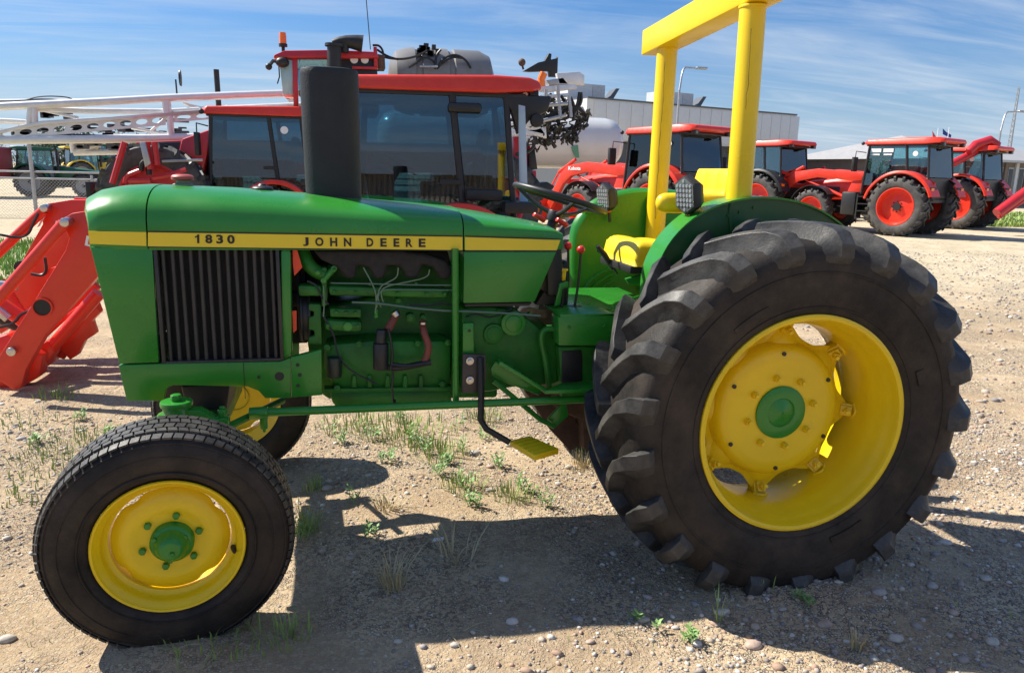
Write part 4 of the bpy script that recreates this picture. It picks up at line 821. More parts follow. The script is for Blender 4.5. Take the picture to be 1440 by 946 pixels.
# lettering on the loader arms of one tractor in the row, and stickers
bpy.context.view_layer.update()
def on_local(root, txt, p, w_, h_, m_, rz=0, tilt=0, name='lettering'):
    o = letters(name, txt, Vector(p), w_, h_, m_, None, rotz=rz, tilt=tilt, bold=.03, thick=.004); o.parent = root; return o
on_local(T1, 'Kubota', (-3.30, -.668, 1.58), .48, .10, TXTW)
for t_ in (T3, T4):
    for x_ in (-1.0, -.66): m = M(); m.box(x_, x_+.28, -.752, -.746, 2.26, 2.36); m.box(x_+.02, x_+.25, -.752, -.746, 2.18, 2.22); o = m.build('window_decal', WHT, None, kind='stuff'); o.parent = t_
for t_, nm_, mt_ in ((T2, 'rear_fender', BLK), (T2, 'bonnet', CRIM), (T4, 'bonnet', CRIM), (T4, 'loader_arm', CRIM), (T1, 'fuel_tank', GALV)):
    for c_ in t_.children:
        if c_.name.split('.')[0] == nm_: c_.material_slots[0].link = 'OBJECT'; c_.material_slots[0].material = mt_
for t_ in (T1, T3, T4, TB):
    m = M(); m.cyl((.22, -.758, 2.22), (.22, -.752, 2.22), .07, n=20); o = m.build('window_sticker', WHT, None); o.parent = t_
# yellow and dark air lines hanging behind the quarter glass, wiper
m = M(); m.prism([(.45, 2.46), (1.02, 2.46), (.98, 2.30), (.80, 2.22), (.66, 2.05), (.58, 2.30)], 'y', -.74, -.58); o = m.build('rear_light_bracket', PLAS, None, bev=.02); o.parent = TA
m = M(); m.cyl((.86, -.70, 2.20), (.86, -.80, 2.20), .07, n=16); o = m.build('rear_speaker_lamp', BLK, None, bev=.01); o.parent = TA
m = M(); m.tube([(.36, -.62, 2.0), (.33, -.64, 1.75), (.37, -.64, 1.2)], .006, n=6); o = m.build('yellow_strap', mat('strap_yellow', (.6, .55, .12), .6), None, ); o.parent = TA
m = M(); m.box(-.10, .26, -.80, -.74, 2.26, 2.36); o = m.build('sun_visor', PLAS, None, bev=.03); o.parent = TA
m = M(); m.box(.10, .50, -.83, -.77, 1.34, 1.46); o = m.build('door_latch_guard', PLAS, None, bev=.02); o.parent = TA
m = M(); m.ring([[(.66, -.74, 2.36), (.72, -.82, 2.34), (.78, -.84, 1.25), (.70, -.76, 1.3)], [(.655, -.735, 2.36), (.715, -.815, 2.34), (.775, -.835, 1.25), (.695, -.755, 1.3)]]); o = m.build('open_rear_window', mat('pale_window_edge', (.45, .60, .70), .1), None); o.parent = TA
# ------------------------------------------------------------ front loader arms at the left edge
LD = thing('loader_arms', 'red front loader arms reaching down to the dirt at the left edge of the yard', 'loader', (-2.0, 2.3, 0))
def lp(name, pts, y, th, m_=RED, bev=.008, par=LD): m = M(); m.prism(px(pts, y), 'y', y, y+th); return m.build(name, m_, par, bev=bev)
ya, yb = 2.25, 3.35
lp('loader_arm', [(86, 309), (101, 300), (125, 296), (175, 300), (215, 325), (190, 350), (138, 388), (91, 441), (64, 470), (36, 520), (30, 545), (18, 549), (-8, 530), (-4, 505), (12, 480), (50, 420), (92, 352), (97, 335)], ya, .10)
lp('loader_arm', [(56, 294), (68, 286), (100, 281), (150, 282), (180, 300), (140, 340), (98, 355), (60, 410), (30, 450), (0, 470), (-10, 440), (15, 395), (60, 315)], yb, .10)
def lc(a, b, y, r, m_=RED, name='lift_cylinder', n=16): m = M(); m.cyl(at(*a, y=y), at(*b, y=y), r, n=n); return m.build(name, m_, LD)
lc((90, 314), (-25, 447), ya-.05, .036); lc((61, 296), (-20, 372), yb-.05, .036)
lc((139, 412), (66, 496), ya+.35, .045, name='linkage_bar'); lc((128, 440), (84, 500), ya+.55, .04, name='linkage_bar'); lc((136, 400), (20, 505), ya+.75, .04, name='linkage_bar')
lc((60, 468), (0, 428), ya+.3, .05, name='linkage_bar'); lc((84, 395), (20, 470), ya+.9, .04, name='linkage_bar'); lc((40, 455), (0, 395), ya+.8, .035, name='linkage_bar')
lc((0, 445), (38, 462), ya+.5, .05, BLK, 'hydraulic_fitting'); lc((0, 400), (24, 402), ya+.6, .03, STEEL, 'cylinder_rod'); lc((-10, 430), (12, 448), ya+.2, .03, STEEL, 'cylinder_rod')
p = at(60, 432, y=ya); m = M(); m.lathe([(.052, -.012), (.062, -.012), (.062, .11), (.052, .11)], c=(p.x, ya, p.z), n=28); m.build('torque_tube_end', RED, LD); m = M(); m.cyl((p.x, ya-.002, p.z), (p.x, ya+.02, p.z), .05, n=24); m.build('torque_tube_bore', BLK, LD)
p2 = at(30, 376, y=yb); m = M(); m.cyl((p2.x, yb-.006, p2.z), (p2.x, yb+.1, p2.z), .05, n=24); m.build('torque_tube_bore', BLK, LD)
m = M(); m.cyl((p.x+.05, ya+.12, p.z+.18), (p.x+.05, yb, p.z+.18), .06, n=16); m.build('cross_tube', RED, LD)
for a, y in (((90, 313), ya-.1), ((61, 293), yb-.1), ((15, 495), ya-.03)):
    p = at(*a, y=y); m = M(); m.cyl(p, p+Vector((0, .10, 0)), .028, n=16); m.build('pivot_pin', STEEL, LD, bev=.004)
lp('mounting_foot', [(94, 442), (110, 430), (132, 420), (140, 440), (128, 452), (134, 470), (118, 480), (108, 500), (98, 506), (84, 490), (90, 470)], ya+.45, .10)
lp('mounting_foot', [(-20, 480), (10, 470), (40, 490), (60, 500), (55, 530), (30, 545), (12, 548), (-20, 548)], ya+.2, .14)
lp('coupler_plate', [(28, 500), (66, 480), (76, 495), (60, 520), (34, 528)], ya+.3, .5)
lp('guard_rail', [(104, 278), (135, 280), (135, 285), (104, 283)], yb+.1, .05, bev=.003)
for pts, y in (([(54, 300), (45, 318), (40, 330), (25, 335), (0, 330)], yb-.1), ([(63, 362), (66, 380), (60, 388), (44, 385)], ya+.1), ([(0, 460), (20, 455), (30, 440), (50, 436)], ya+.1)):
    m = M(); m.tube([at(*q, y=y) for q in pts], .010, n=6, smooth=2); m.build('hydraulic_hose', BLK, LD)
letters('lettering', 'L', at(76, 320, y=yb-.003), .045, .055, TXTW, LD, bold=.03, tilt=R(18)); letters('lettering', 'L', at(119, 345, y=ya-.003), .05, .065, TXTW, LD, bold=.03, tilt=R(15))
m = M(); m.tube([at(84, 315, y=yb-.004), at(90, 307, y=yb-.004), at(100, 304, y=yb-.004), at(110, 301, y=yb-.004)], .008, n=5, smooth=1); m.build('decal_swoosh', WHT, LD)
m = M(); m.prism([(q.x, q.z) for q in (at(60, 305, y=yb-.002), at(66, 300, y=yb-.002), at(56, 318, y=yb-.002), at(52, 320, y=yb-.002))], 'y', yb-.004, yb); m.build('loader_decal', WHT, LD)
# ------------------------------------------------------------ self-propelled sprayer with folded white booms
YS = 11.6
SP = thing('field_sprayer', 'self-propelled crop sprayer with red cab, grey tank and long white folded booms behind the tractors', 'sprayer', (0, YS, 0))
def sp(name, pts, y, th, m_=CRIM, bev=.01): m = M(); m.prism(px(pts, y), 'y', y, y+th); return m.build(name, m_, SP, bev=bev)
def sc(name, pts, y, r, m_, n=8, smooth=0, par=SP): m = M(); m.tube([at(*q, y=y) for q in pts], r, n=n, smooth=smooth); return m.build(name, m_, par)
sp('cab_roof', [(385, 77), (400, 71), (470, 70), (530, 73), (534, 82), (384, 82)], YS-.1, 1.7, CRIM, .04)
sp('cab_glass', [(392, 84), (412, 84), (412, 134), (398, 134)], YS, 1.5, mat('pale_sprayer_glass', (.35, .52, .56), .08, coat=.5)); sp('cab_glass', [(418, 84), (462, 84), (462, 134), (420, 134)], YS, 1.5, GLD)
sp('cab_pillar', [(411, 82), (418, 82), (420, 160), (413, 160)], YS-.03, .08, CRIM); sp('cab_rear_panel', [(462, 82), (530, 82), (533, 160), (462, 160)], YS+.02, 1.4, PLAS)
for c in ((498, 84), (513, 84)):
    p = at(*c, y=YS); m = M(); m.cyl((p.x, YS-.01, p.z), (p.x, YS+.02, p.z), .07, n=20); m.build('round_sticker', WHT, SP)
sp('cab_side_bar', [(495, 93), (530, 94), (530, 98), (495, 97)], YS-.06, .06); sp('rear_post', [(525, 66), (530, 66), (532, 97), (526, 97)], YS-.04, .08)
sp('radiator_block', [(531, 76), (541, 78), (542, 97), (532, 97)], YS, .4, IRON)
p = at(398, 62, y=YS+.2); m = M(); m.lathe([(.001, .20), (.055, .19), (.062, .12), (.062, 0)], c=tuple(p), ax='z', n=20); m.build('beacon', AMB, SP); m = M(); m.cyl(p-Vector((0, 0, .22)), p, .03, n=10); m.cyl(p-Vector((0, 0, .05)), p, .075, n=16); m.build('beacon_stand', BLK, SP)
m = M(); p = at(397, 88, y=YS-.1); m.ball(p, .10, (1.2, 1, .9)); m.tube([p, at(384, 86, y=YS-.1), at(377, 95, y=YS-.1)], .035, n=6); m.ball(at(378, 94, y=YS-.1), .06); m.tube([at(392, 92, y=YS-.1), at(393, 108, y=YS-.1), at(390, 118, y=YS-.1)], .012, n=5); m.build('roof_light_cluster', BLK, SP, kind='stuff')
sc('air_intake_pipe', [(470, 112), (470, 66)], YS-.5, .12, BLK, 16); sc('air_intake_cap', [(470, 66), (470, 62)], YS-.5, .16, BLK, 16); sc('air_intake_elbow', [(468, 62), (482, 58), (500, 60), (510, 62)], YS-.3, [.07, .09, .13, .15], BLK, 14, 1); sc('vertical_bracket', [(484, 62), (483, 74)], YS-.3, .09, BLK, 10)
sc('whip_aerial', [(521, 70), (515, 0), (514, -20)], YS, .008, BLK, 4)
# tank with moulded bands and hoses
TANK = mat('grey_poly_tank', (.20, .195, .19), .45, var=.08)
a, b = at(545, 100, y=YS+.9), at(692, 100, y=YS+.9)
m = M(); L_ = b.x-a.x; m.lathe([(.01, 0), (.35, .03), (.55, .15), (.62, .35), (.64, .5), (.60, .52), (.60, .62), (.64, .64), (.64, L_*.55), (.60, L_*.56), (.60, L_*.60), (.64, L_*.61), (.64, L_-.3), (.55, L_-.1), (.3, L_-.01), (.01, L_)], c=(a.x, YS+.9, a.z-.18), ax='x', n=40); m.build('spray_tank', TANK, SP)
for pts in ([(530, 78), (545, 82), (565, 84), (585, 80), (600, 72)], [(575, 95), (590, 85), (600, 80), (612, 88)], [(612, 98), (613, 78), (620, 70)], [(615, 98), (622, 82), (640, 76), (655, 84), (662, 96)], [(618, 92), (635, 80), (650, 82)], [(524, 64), (534, 64), (540, 75), (536, 88)], [(530, 70), (545, 80), (560, 84)]):
    sc('tank_hose', pts, YS+.3, .022, BLK, 6, 2)
m = M()
for i in range(16):
    q = at(rng.uniform(588, 617), rng.uniform(67, 78), y=YS+.5); s_ = rng.uniform(.02, .05); m.box(q.x-s_, q.x+s_, YS+.4, YS+.5, q.z-s_, q.z+s_*1.4)
m.build('tank_valves', BLK, SP, kind='stuff')
sp('tank_strap', [(590, 92), (616, 92), (616, 95), (590, 95)], YS+.2, .04, GALV)
# chassis and undercarriage
sp('sprayer_chassis', [(190, 200), (285, 196), (740, 205), (750, 240), (200, 250)], YS+.5, .5, CRIM, .03)
sp('engine_cover', [(255, 195), (300, 180), (285, 250), (262, 262), (240, 262)], YS-.1, 1.2, CRIM, .05)
for xw in (at(225, 250, y=YS).x, at(690, 250, y=YS).x):
    for yy in (YS-.4, YS+2.2): ag_wheel(SP, (xw, yy, .92), .92, .36, CRIM, 'sprayer', -1)
for pts in ([(175, 200), (158, 258)], [(206, 200), (212, 238)], [(217, 200), (221, 232)]): sc('ladder_rail', pts, YS-.8, .05, CRIM, 6)
sp('grey_fender_stay', [(196, 200), (204, 200), (212, 230), (204, 236)], YS-.9, .06, GALV)
for pts in ([(176, 258), (178, 248), (190, 243), (198, 240)], [(180, 254), (212, 254)], [(198, 240), (200, 228), (208, 228), (210, 246)], [(215, 250), (240, 246), (262, 238)]): sc('platform_rail', pts, YS-.7, .045, CRIM if pts[0][0] != 198 else BLK, 6, 1)
sp('valve_box', [(200, 235), (250, 228), (252, 262), (196, 262)], YS-.3, .4, BLK); sp('dark_undercarriage', [(222, 200), (262, 200), (265, 232), (225, 235)], YS+.1, .5, PLAS)
sc('side_rail', [(228, 227), (285, 225)], YS-.6, .025, GALV, 6)
# booms (white tubes and perforated beam) lying forward over the yard, left
YB = 13.4
def boom(name, pts, r, y=YB, m_=ALU, n=10): return sc(name, pts, y, r*1.8, m_, n)
boom('boom_tube', [(-60, 152), (0, 150), (144, 143), (234, 138), (334, 134), (424, 131), (470, 130)], .042); boom('boom_tube', [(-40, 143), (60, 142), (100, 141), (140, 146)], .022, YB+.5)
boom('boom_tube', [(48, 153), (120, 156), (235, 157), (330, 152), (440, 147)], .032, YB+.1); boom('boom_tube', [(-60, 200), (0, 197), (140, 196), (284, 193), (320, 192)], .045)
boom('boom_tube', [(-60, 165), (0, 170), (40, 172)], .03, YB+.3)
m = M(); up = [(-60, 196), (0, 185), (30, 178), (60, 172), (160, 166), (284, 157), (430, 148), (470, 146)]; 
topP = px([(a, b-2) for a, b in up], YB-.04); 
for (x0_, z0_), (x1_, z1_) in zip(topP, topP[1:]): m.ring([[(x0_, YB-.06, z0_), (x0_, YB+.03, z0_), (x0_, YB+.03, z0_-.07), (x0_, YB-.06, z0_-.07)], [(x1_, YB-.06, z1_), (x1_, YB+.03, z1_), (x1_, YB+.03, z1_-.07), (x1_, YB-.06, z1_-.07)]])
m.build('boom_beam', ALU, SP, bev=.006)
# web of the beam, cut by a row of oval holes
def web(pxa, pxb, ptop, pbot, nh):
    pa, pb = at(pxa, ptop[0], y=YB), at(pxb, ptop[1], y=YB); qa, qb = at(pxa, pbot[0], y=YB), at(pxb, pbot[1], y=YB); m = M()
    for k in range(nh):
        for part in range(24):
            a0, a1 = 2*PI*part/24, 2*PI*(part+1)/24
            def P(u, v):
                t_ = pa.lerp(pb, (k+u)/nh); b_ = qa.lerp(qb, (k+u)/nh); return t_.lerp(b_, v)
            def sq(a): c, s_ = math.cos(a), math.sin(a); k_ = max(abs(c), abs(s_)); return (.5+.5*c/k_, .5+.5*s_/k_)
            def el(a): return (.5+.36*math.cos(a), .5+.26*math.sin(a))
            A, B, C, D = P(*sq(a0)), P(*sq(a1)), P(*el(a1)), P(*el(a0)); o_ = Vector((0, .012, 0))
            m.ring([[A, B, C, D], [A+o_, B+o_, C+o_, D+o_]])
    return m.build('perforated_web', ALU, SP, smooth=30)
web(0, 233, (181, 161), (197, 176), 10)
web(245, 430, (160, 149), (172, 157), 7)
for a, b in (((44, 150), (41, 176)), ((48, 150), (49, 176)), ((235, 136), (237, 160)), ((239, 160), (241, 196)), ((232, 136), (234, 160))): boom('boom_strut', [a, b], .035)
for a, b in (((240, 160), (200, 196)), ((60, 155), (110, 166)), ((160, 190), (232, 196)), ((185, 180), (240, 190)), ((258, 145), (300, 158)), ((320, 150), (285, 157))): boom('boom_brace', [a, b], .018, YB+.15)
for pts in ([(-20, 143), (35, 142), (48, 137), (70, 135), (98, 137), (106, 143)], [(20, 142), (60, 139), (95, 141)]): sc('boom_hose', pts, YB+.3, .012, BLK, 5, 2)
# second boom section folded behind, framed end
for a, b in (((102, 200), (104, 215)), ((104, 215), (197, 213)), ((102, 200), (197, 197)), ((108, 213), (140, 203)), ((197, 197), (197, 214))): boom('rear_boom_frame', [a, b], .035, YB+1.2)
m = M()
for i in range(46):
    cx_ = rng.uniform(30, 275); lo_ = 174-(cx_-30)*.05; q = at(cx_, rng.uniform(lo_+3, 192), y=YB+.9); s_ = rng.uniform(.03, .12); m.box(q.x-s_*1.6, q.x+s_*1.6, YB+.8, YB+.9, q.z-s_*.35, q.z+s_*.35)
for i in range(14):
    q = at(rng.uniform(108, 195), rng.uniform(201, 210), y=YB+1.1); s_ = rng.uniform(.03, .08); m.box(q.x-s_*1.8, q.x+s_*1.8, YB+1.1, YB+1.2, q.z-s_*.6, q.z+s_*.6)
for i in range(14):
    q = at(rng.uniform(55, 110), rng.uniform(158, 166), y=YB+1.0); s_ = rng.uniform(.03, .07); m.box(q.x-s_*1.2, q.x+s_*1.2, YB+1.0, YB+1.1, q.z-s_*.6, q.z+s_*.6)
m.build('boom_nozzle_gear', mat('dull_boom_gear', (.08, .085, .11), .6), SP, kind='stuff')
m = M(); p = at(253, 110, y=YB+.4); m.lathe([(.001, -.02), (.10, -.01), (.11, .02), (.001, .03)], c=(0, 0, 0), ax='x', n=20);
for v_ in m.b.verts: v_.co = p+Vector((v_.co.x, v_.co.y*.9, v_.co.z*1.45))
m.tube([at(247, 112, y=YB+.4), at(249, 135, y=YB+.4)], .016, n=6); m.build('round_mirror', BLK, SP)
sc('exhaust_stack', [(304, 98), (308, 155)], YB+.8, .055, BLK, 12)
# rear boom rack
for nm, pts, mm in (('rack_plate', [(783, 103), (815, 101), (822, 106), (822, 120), (786, 118)], ALU), ('rack_beam', [(752, 122), (810, 118), (812, 125), (768, 130), (752, 128)], ALU), ('rack_beam', [(768, 113), (792, 109), (800, 119), (772, 120)], GALV), ('rack_gusset', [(722, 151), (727, 153), (760, 178), (768, 190), (742, 184), (736, 175)], ALU), ('rack_rail', [(700, 182), (752, 182), (768, 178), (769, 195), (754, 191), (700, 190)], ALU), ('rack_rail', [(748, 135), (800, 131), (800, 136), (748, 140)], ALU), ('hose_carrier', [(736, 100), (757, 88), (766, 86), (772, 75), (776, 76), (775, 84), (783, 82), (785, 78), (784, 108), (773, 108), (772, 100), (745, 101)], BLK)):
    sp(nm, pts, YS-.9 if nm != 'hose_carrier' else YS-.3, .12, mm)
sc('orange_marker', [(765, 103), (761, 112), (762, 122)], YS-1.1, .07, AMB, 8); m = M(); m.ball(at(734, 88, y=YS-.4), .07); m.tube([at(734, 90, y=YS-.4), at(736, 98, y=YS-.4)], .02, n=6); m.build('rear_beacon', IRON, SP)
for pts in ([(748, 160), (746, 140), (756, 134)], [(770, 135), (772, 150), (778, 158), (800, 150)], [(817, 130), (818, 145), (806, 160), (800, 165)], [(752, 166), (775, 162), (795, 150)], [(755, 170), (780, 164), (800, 154)], [(744, 195), (738, 212), (725, 218)], [(752, 192), (752, 205), (742, 215), (728, 218)], [(802, 137), (808, 150), (806, 170)], [(815, 130), (812, 150), (800, 166), (786, 168)]): sc('rack_hose', pts, YS-1.0, .03, BLK, 6, 2)
def bit(m, q, s_, yy, dpt=.1):
    d = Vector(rng.normal(0, 1, 3)).normalized()*s_*rng.uniform(.8, 2.0); c = Vector((q.x, yy, q.z))
    if rng.random() < .93: m.cyl(c-d, c+d, s_*rng.uniform(.22, .55), s_*rng.uniform(.15, .5), n=8)
    else: m.tube([c-d, c+Vector(rng.normal(0, s_*1.2, 3)), c+d*1.6], s_*.2, n=5, smooth=1)
for a_, b2_ in (((748, 138), (748, 172)), ((800, 134), (803, 165)), ((750, 150), (798, 146)), ((768, 126), (766, 150)), ((784, 120), (788, 168)), ((756, 172), (796, 162))): sc('rack_strut', [a_, b2_], YS-1.05, .035, GALV)
GEAR = mat('oily_gear', (.05, .045, .04), .45, .3)
m = M()
for (x0_, x1_, y0_, y1_, cnt) in ((748, 800, 138, 180, 110), (760, 800, 172, 200, 70), (722, 745, 156, 184, 26), (750, 775, 190, 208, 24)):
    for i in range(cnt):
        q = at(rng.uniform(x0_, x1_), rng.uniform(y0_, y1_), y=YS-.7); s_ = rng.uniform(.03, .09); yy = YS-.9+rng.uniform(0, .7); bit(m, q, s_, yy)
for i in range(60):
    u = rng.random(); q = at(801+u*26+rng.normal(0, 2.4), 196-u*38+rng.normal(0, 5), y=YS-.8); s_ = rng.uniform(.035, .08); bit(m, q, s_, YS-.8)
m.build('valve_bank', GEAR, SP, kind='stuff')
sp('stencil_plate', [(800, 151), (820, 150), (824, 158), (820, 168), (802, 167)], YS-.6, .03, mat('tan_plate', (.62, .55, .46), .5)); letters('lettering', 'N3', at(803, 165, y=YS-.605), .14, .13, TXT, SP, bold=.03)
sp('red_mast', [(722, 192), (734, 192), (734, 240), (754, 240), (755, 262), (722, 262)], YS-.2, .3, CRIM); sp('red_mast', [(736, 205), (746, 205), (744, 238), (738, 240)], YS, .2, CRIM); sp('hitch', [(722, 262), (770, 256), (780, 262), (770, 275), (722, 280)], YS-.1, .4, PLAS); sp('dark_bracket', [(744, 212), (752, 208), (756, 238), (744, 240)], YS-.1, .2, PLAS)
# ------------------------------------------------------------ ammonia tank
p = at(838, 205, y=24.5); TK = thing('storage_tank', 'long white round-ended gas storage tank in front of the pale warehouse', 'tank', (p.x-4, 24.5, 0))
xr = at(872, 205, y=24.5).x; xl = xr-9; rad = .93; zc2 = at(860, 203, y=24.5).z
m = M(); m.lathe([(.01, 0), (.5, .06), (.8, .25), (rad, .6), (rad, 8.3), (.86, 8.65), (.6, 8.9), (.3, 8.98), (.01, 9)], c=(xl, 24.5, zc2), ax='x', n=48); m.build('tank_shell', mat('tank_white', (.66, .66, .64), .25, var=.05, dust=.2, dustcol=(.4, .38, .33), coat=.3), TK)
for xx in (xr-1.6, xr-7): m = M(); m.box(xx-.1, xx+.1, 23.9, 25.1, .3, zc2-.6); m.build('tank_saddle', GALV, TK)
m = M(); m.prism(px([(804, 207), (813, 204), (815, 222), (810, 222)], 23.5), 'y', 23.52, 23.6); m.build('leaf_emblem', mat('emblem_green', (.12, .30, .18), .5), TK)
m = M(); m.box(xl+.5, xr-.5, 24.1, 24.9, .5, .75); 
for xx in (xr-1.5, xr-7): m.cyl((xx, 23.9, .4), (xx, 25.1, .4), .4, n=20)
m.build('running_gear', BLK, TK, bev=.02, kind='stuff')
# ------------------------------------------------------------ buildings
def facade(root, p0, p1, depth, z0, z1, name, m_, off=0, bev=0):
    """box with its front on the line p0-p1"""
    d = (Vector(p1)-Vector(p0)).normalized(); nb = Vector((-d.y, d.x)); A = Vector(p0)+nb*off; B = Vector(p1)+nb*off
    m = M(); q = [A, B, B+nb*depth, A+nb*depth]; m.ring([[(v.x, v.y, z0) for v in q], [(v.x, v.y, z1) for v in q]]); return m.build(name, m_, root, bev=bev)
PANEL = mat('pale_metal_panel', (.60, .62, .63), .45, var=.04); DARKW = mat('dark_lower_wall', (.085, .095, .11), .5, var=.1)
BP0, BP1 = (14.5, 41.9), (32.05, 47.36)
BW = thing('warehouse', 'large flat-roofed pale panelled dealership building behind the red tractors', 'building', (14.5, 41.9, 0))
facade(BW, BP0, BP1, 24, 3.55, 5.92, 'upper_wall', PANEL); facade(BW, BP0, BP1, 22, 0, 3.548, 'lower_wall', DARKW, 1.0)
facade(BW, BP0, BP1, 24.2, 5.925, 6.02, 'parapet_cap', DARKW, -.08)
d_ = (Vector(BP1)-Vector(BP0)).normalized()
for k in range(19):
    a = Vector(BP0)+d_*(.5+k*.96); facade(BW, a, a+d_*.93, .03, 3.62, 5.86, 'wall_panel', PANEL, -.03, bev=.006)
def on_roof(k, off): return Vector(BP0)+d_*k+Vector((-d_.y, d_.x))*off
for k in (.6, 8.3):
    a = on_roof(k, 3); m = M(); r_ = thing('roof_unit', 'boxy rooftop air handling unit with hood, %s on the pale warehouse roof' % ('left one' if k < 5 else 'right one'), 'air conditioner', (a.x, a.y, 5.92), group='air units on the warehouse roof')
    facade(r_, a, a+d_*1.9, 1.6, 5.93, 7.15, 'unit_body', PANEL); facade(r_, a+d_*1.92, a+d_*2.9, 1.4, 5.93, 7.15, 'coil_section', GALV)
    m = M(); q = a+d_*2.9; m.prism([(q.x, 6.0), (q.x+.75, 7.0), (q.x+1.0, 7.0), (q.x+.4, 6.0)], 'y', q.y, q.y+1.2); m.build('unit_hood', DARKW, r_)
pa, pb = CAM+ray(1132, 240)*62, CAM+ray(1207, 240)*62
LB = thing('low_building', 'low brown flat-roofed building between the red tractors', 'building', (pa.x, pa.y, 0)); facade(LB, pa.xy, pb.xy, 12, 0, 2.15, 'wall', mat('brown_wall', (.16, .13, .12), .8, var=.1)); facade(LB, pa.xy, pb.xy, 12.4, 2.15, 2.75, 'roof_fascia', mat('brown_fascia', (.10, .075, .07), .7), -.3)
q0, q1 = CAM+ray(1178, 240)*61, CAM+ray(1200, 240)*61; facade(LB, q0.xy, q1.xy, 1.0, 0, 2.1, 'white_bay', WHT, -.8)
m = M(); q = CAM+ray(1182, 225)*62; m.prism([(q.x-4.6, 2.75), (q.x-1.4, 3.5), (q.x+2.2, 2.75)], 'y', q.y, q.y+9); m.build('roof_gable', mat('brown_fascia', (.1, .07, .07)), LB)
m = M(); pw0, pw1 = CAM+ray(1196, 235)*58, CAM+ray(1216, 235)*58; WS = thing('white_shed', 'small white shed just left of the nearest row tractor', 'shed', (pw0.x, pw0.y, 0)); facade(WS, pw0.xy, pw1.xy, 3, 0, 2.25, 'wall', WHT); facade(WS, pw0.xy, pw1.xy, 3.2, 2.25, 2.4, 'roof', GALV, -.1)
# brick building at the right edge
rA, rB = CAM+ray(1340, 245)*47, CAM+ray(1520, 250)*52
BB = thing('brick_building', 'grey-roofed brown building with pilasters beyond the last red tractor', 'building', (rA.x, rA.y, 0)); BRK = mat('brown_brick', (.20, .16, .14), .85, var=.12, vscale=3); ROOFG = mat('grey_shingle_roof', (.30, .30, .31), .8, var=.1, vscale=2)
facade(BB, rA.xy, rB.xy, 14, 0, 2.95, 'wall', BRK); db = (rB-rA).xy.normalized(); nb = Vector((-db.y, db.x)); m = M()
e = [rA.xy-db*.6-nb*.6, rB.xy+db*.6-nb*.6, rB.xy+db*.6+nb*14.6, rA.xy-db*.6+nb*14.6]; rr = [rA.xy+db*3.4+nb*7, rB.xy-db*3.4+nb*7]
v = [m.v((p_.x, p_.y, 2.95)) for p_ in e]; u = [m.v((p_.x, p_.y, 4.7)) for p_ in rr]
for f_ in ((v[0], v[1], u[1], u[0]), (v[1], v[2], u[1]), (v[2], v[3], u[0], u[1]), (v[3], v[0], u[0]), (v[3], v[2], v[1], v[0])): m.f(f_)
m.build('hip_roof', ROOFG, BB, smooth=10); facade(BB, rA.xy-db*.6, rB.xy+db*.6, .1, 2.80, 2.945, 'gutter', GALV, -.68)
for k in range(9):
    a = rA.xy+db*(.5+k*1.05); facade(BB, a, a+db*.28, .12, 0, 2.79, 'pilaster', PANEL if k in (0, 5) else BRK, -.12)
    w_ = facade(BB, a+db*.42, a+db*.92, .06, .9, 2.5, 'window', WHT if k == 7 else GALV, -.06); facade(w_, a+db*.47, a+db*.87, .02, .97, 2.43, 'pane', mat('dark_window', (.03, .035, .04), .08), -.075)
sA = CAM+ray(1384, 258)*40; SG = thing('yard_sign', 'small white board sign with a red band in front of the brown building', 'sign', (sA.x, sA.y, 0)); m = M(); m.box(sA.x-.0, sA.x+1.05, sA.y, sA.y+.05, .85, 1.62); m.build('sign_board', WHT, SG); m = M(); m.box(sA.x, sA.x+1.05, sA.y-.012, sA.y-.002, 1.44, 1.60); m.build('sign_band', CRIM, SG)
for xx in (.1, .92): m = M(); m.cyl((sA.x+xx, sA.y+.08, 0), (sA.x+xx, sA.y+.08, 1.6), .03, n=6); m.build('sign_post', GALV, SG)
# shed behind the photographer, seen only as a reflection in glass and paint
SH = thing('corrugated_shed', 'long low tan corrugated metal shed facing the yard, mirrored in the big cab windows', 'building', (0, -26, 0)); CORR = mat('tan_corrugated_sheet', (.36, .31, .26), .45, var=.08)
m = M(); pts = []
for i in range(200):
    x_ = -26+i*.26; pts += [(x_, -26), (x_+.05, -25.93), (x_+.17, -25.93), (x_+.22, -26)]
pts += [(26.2, -26), (26.2, -34), (-26.2, -34), (-26.2, -26)]
m.prism(pts, 'z', 0, 3.4); m.build('corrugated_wall', CORR, SH, smooth=10)
m = M(); m.prism([(-34.6, 3.4), (-25.4, 3.4), (-30, 4.9)], 'x', -26.6, 26.6); m.build('shed_roof', GALV, SH, smooth=10)
# ------------------------------------------------------------ poles, lamps, flags, tower
def lamp(label, base, top, bend, r=.09):
    b_, t_, e_ = base, top, bend; o = thing('street_lamp', label, 'street lamp', b_)
    m = M(); m.cyl(b_, t_, r, r*.6, n=10); m.build('lamp_pole', GALV, o)
    mid = t_+Vector((0, 0, (e_.z-t_.z)*.75))+(e_-t_)*.12; mid2 = t_.lerp(e_, .5)+Vector((0, 0, (e_.z-t_.z)*.42))
    m = M(); m.tube([t_, mid, mid2, e_], [r*.6, r*.55, r*.5, r*.45], n=8, smooth=3); m.build('lamp_arm', GALV, o)
    m = M(); d = (e_-t_); d.z = 0; d.normalize(); m.box(e_.x-.05, e_.x+.55, e_.y-.14, e_.y+.14, e_.z-.05, e_.z+.06); m.build('lamp_head', GALV, o, bev=.03); return o
def P3(x, y, d): return CAM+ray(x, y)*d
b = P3(948, 240, 38); b.z = 0; t = P3(950, 130, 38); t.x, t.y = b.x, b.y; lamp('curved-arm street lamp rising between the two roll bar posts', b, t, P3(980, 96, 38.5))
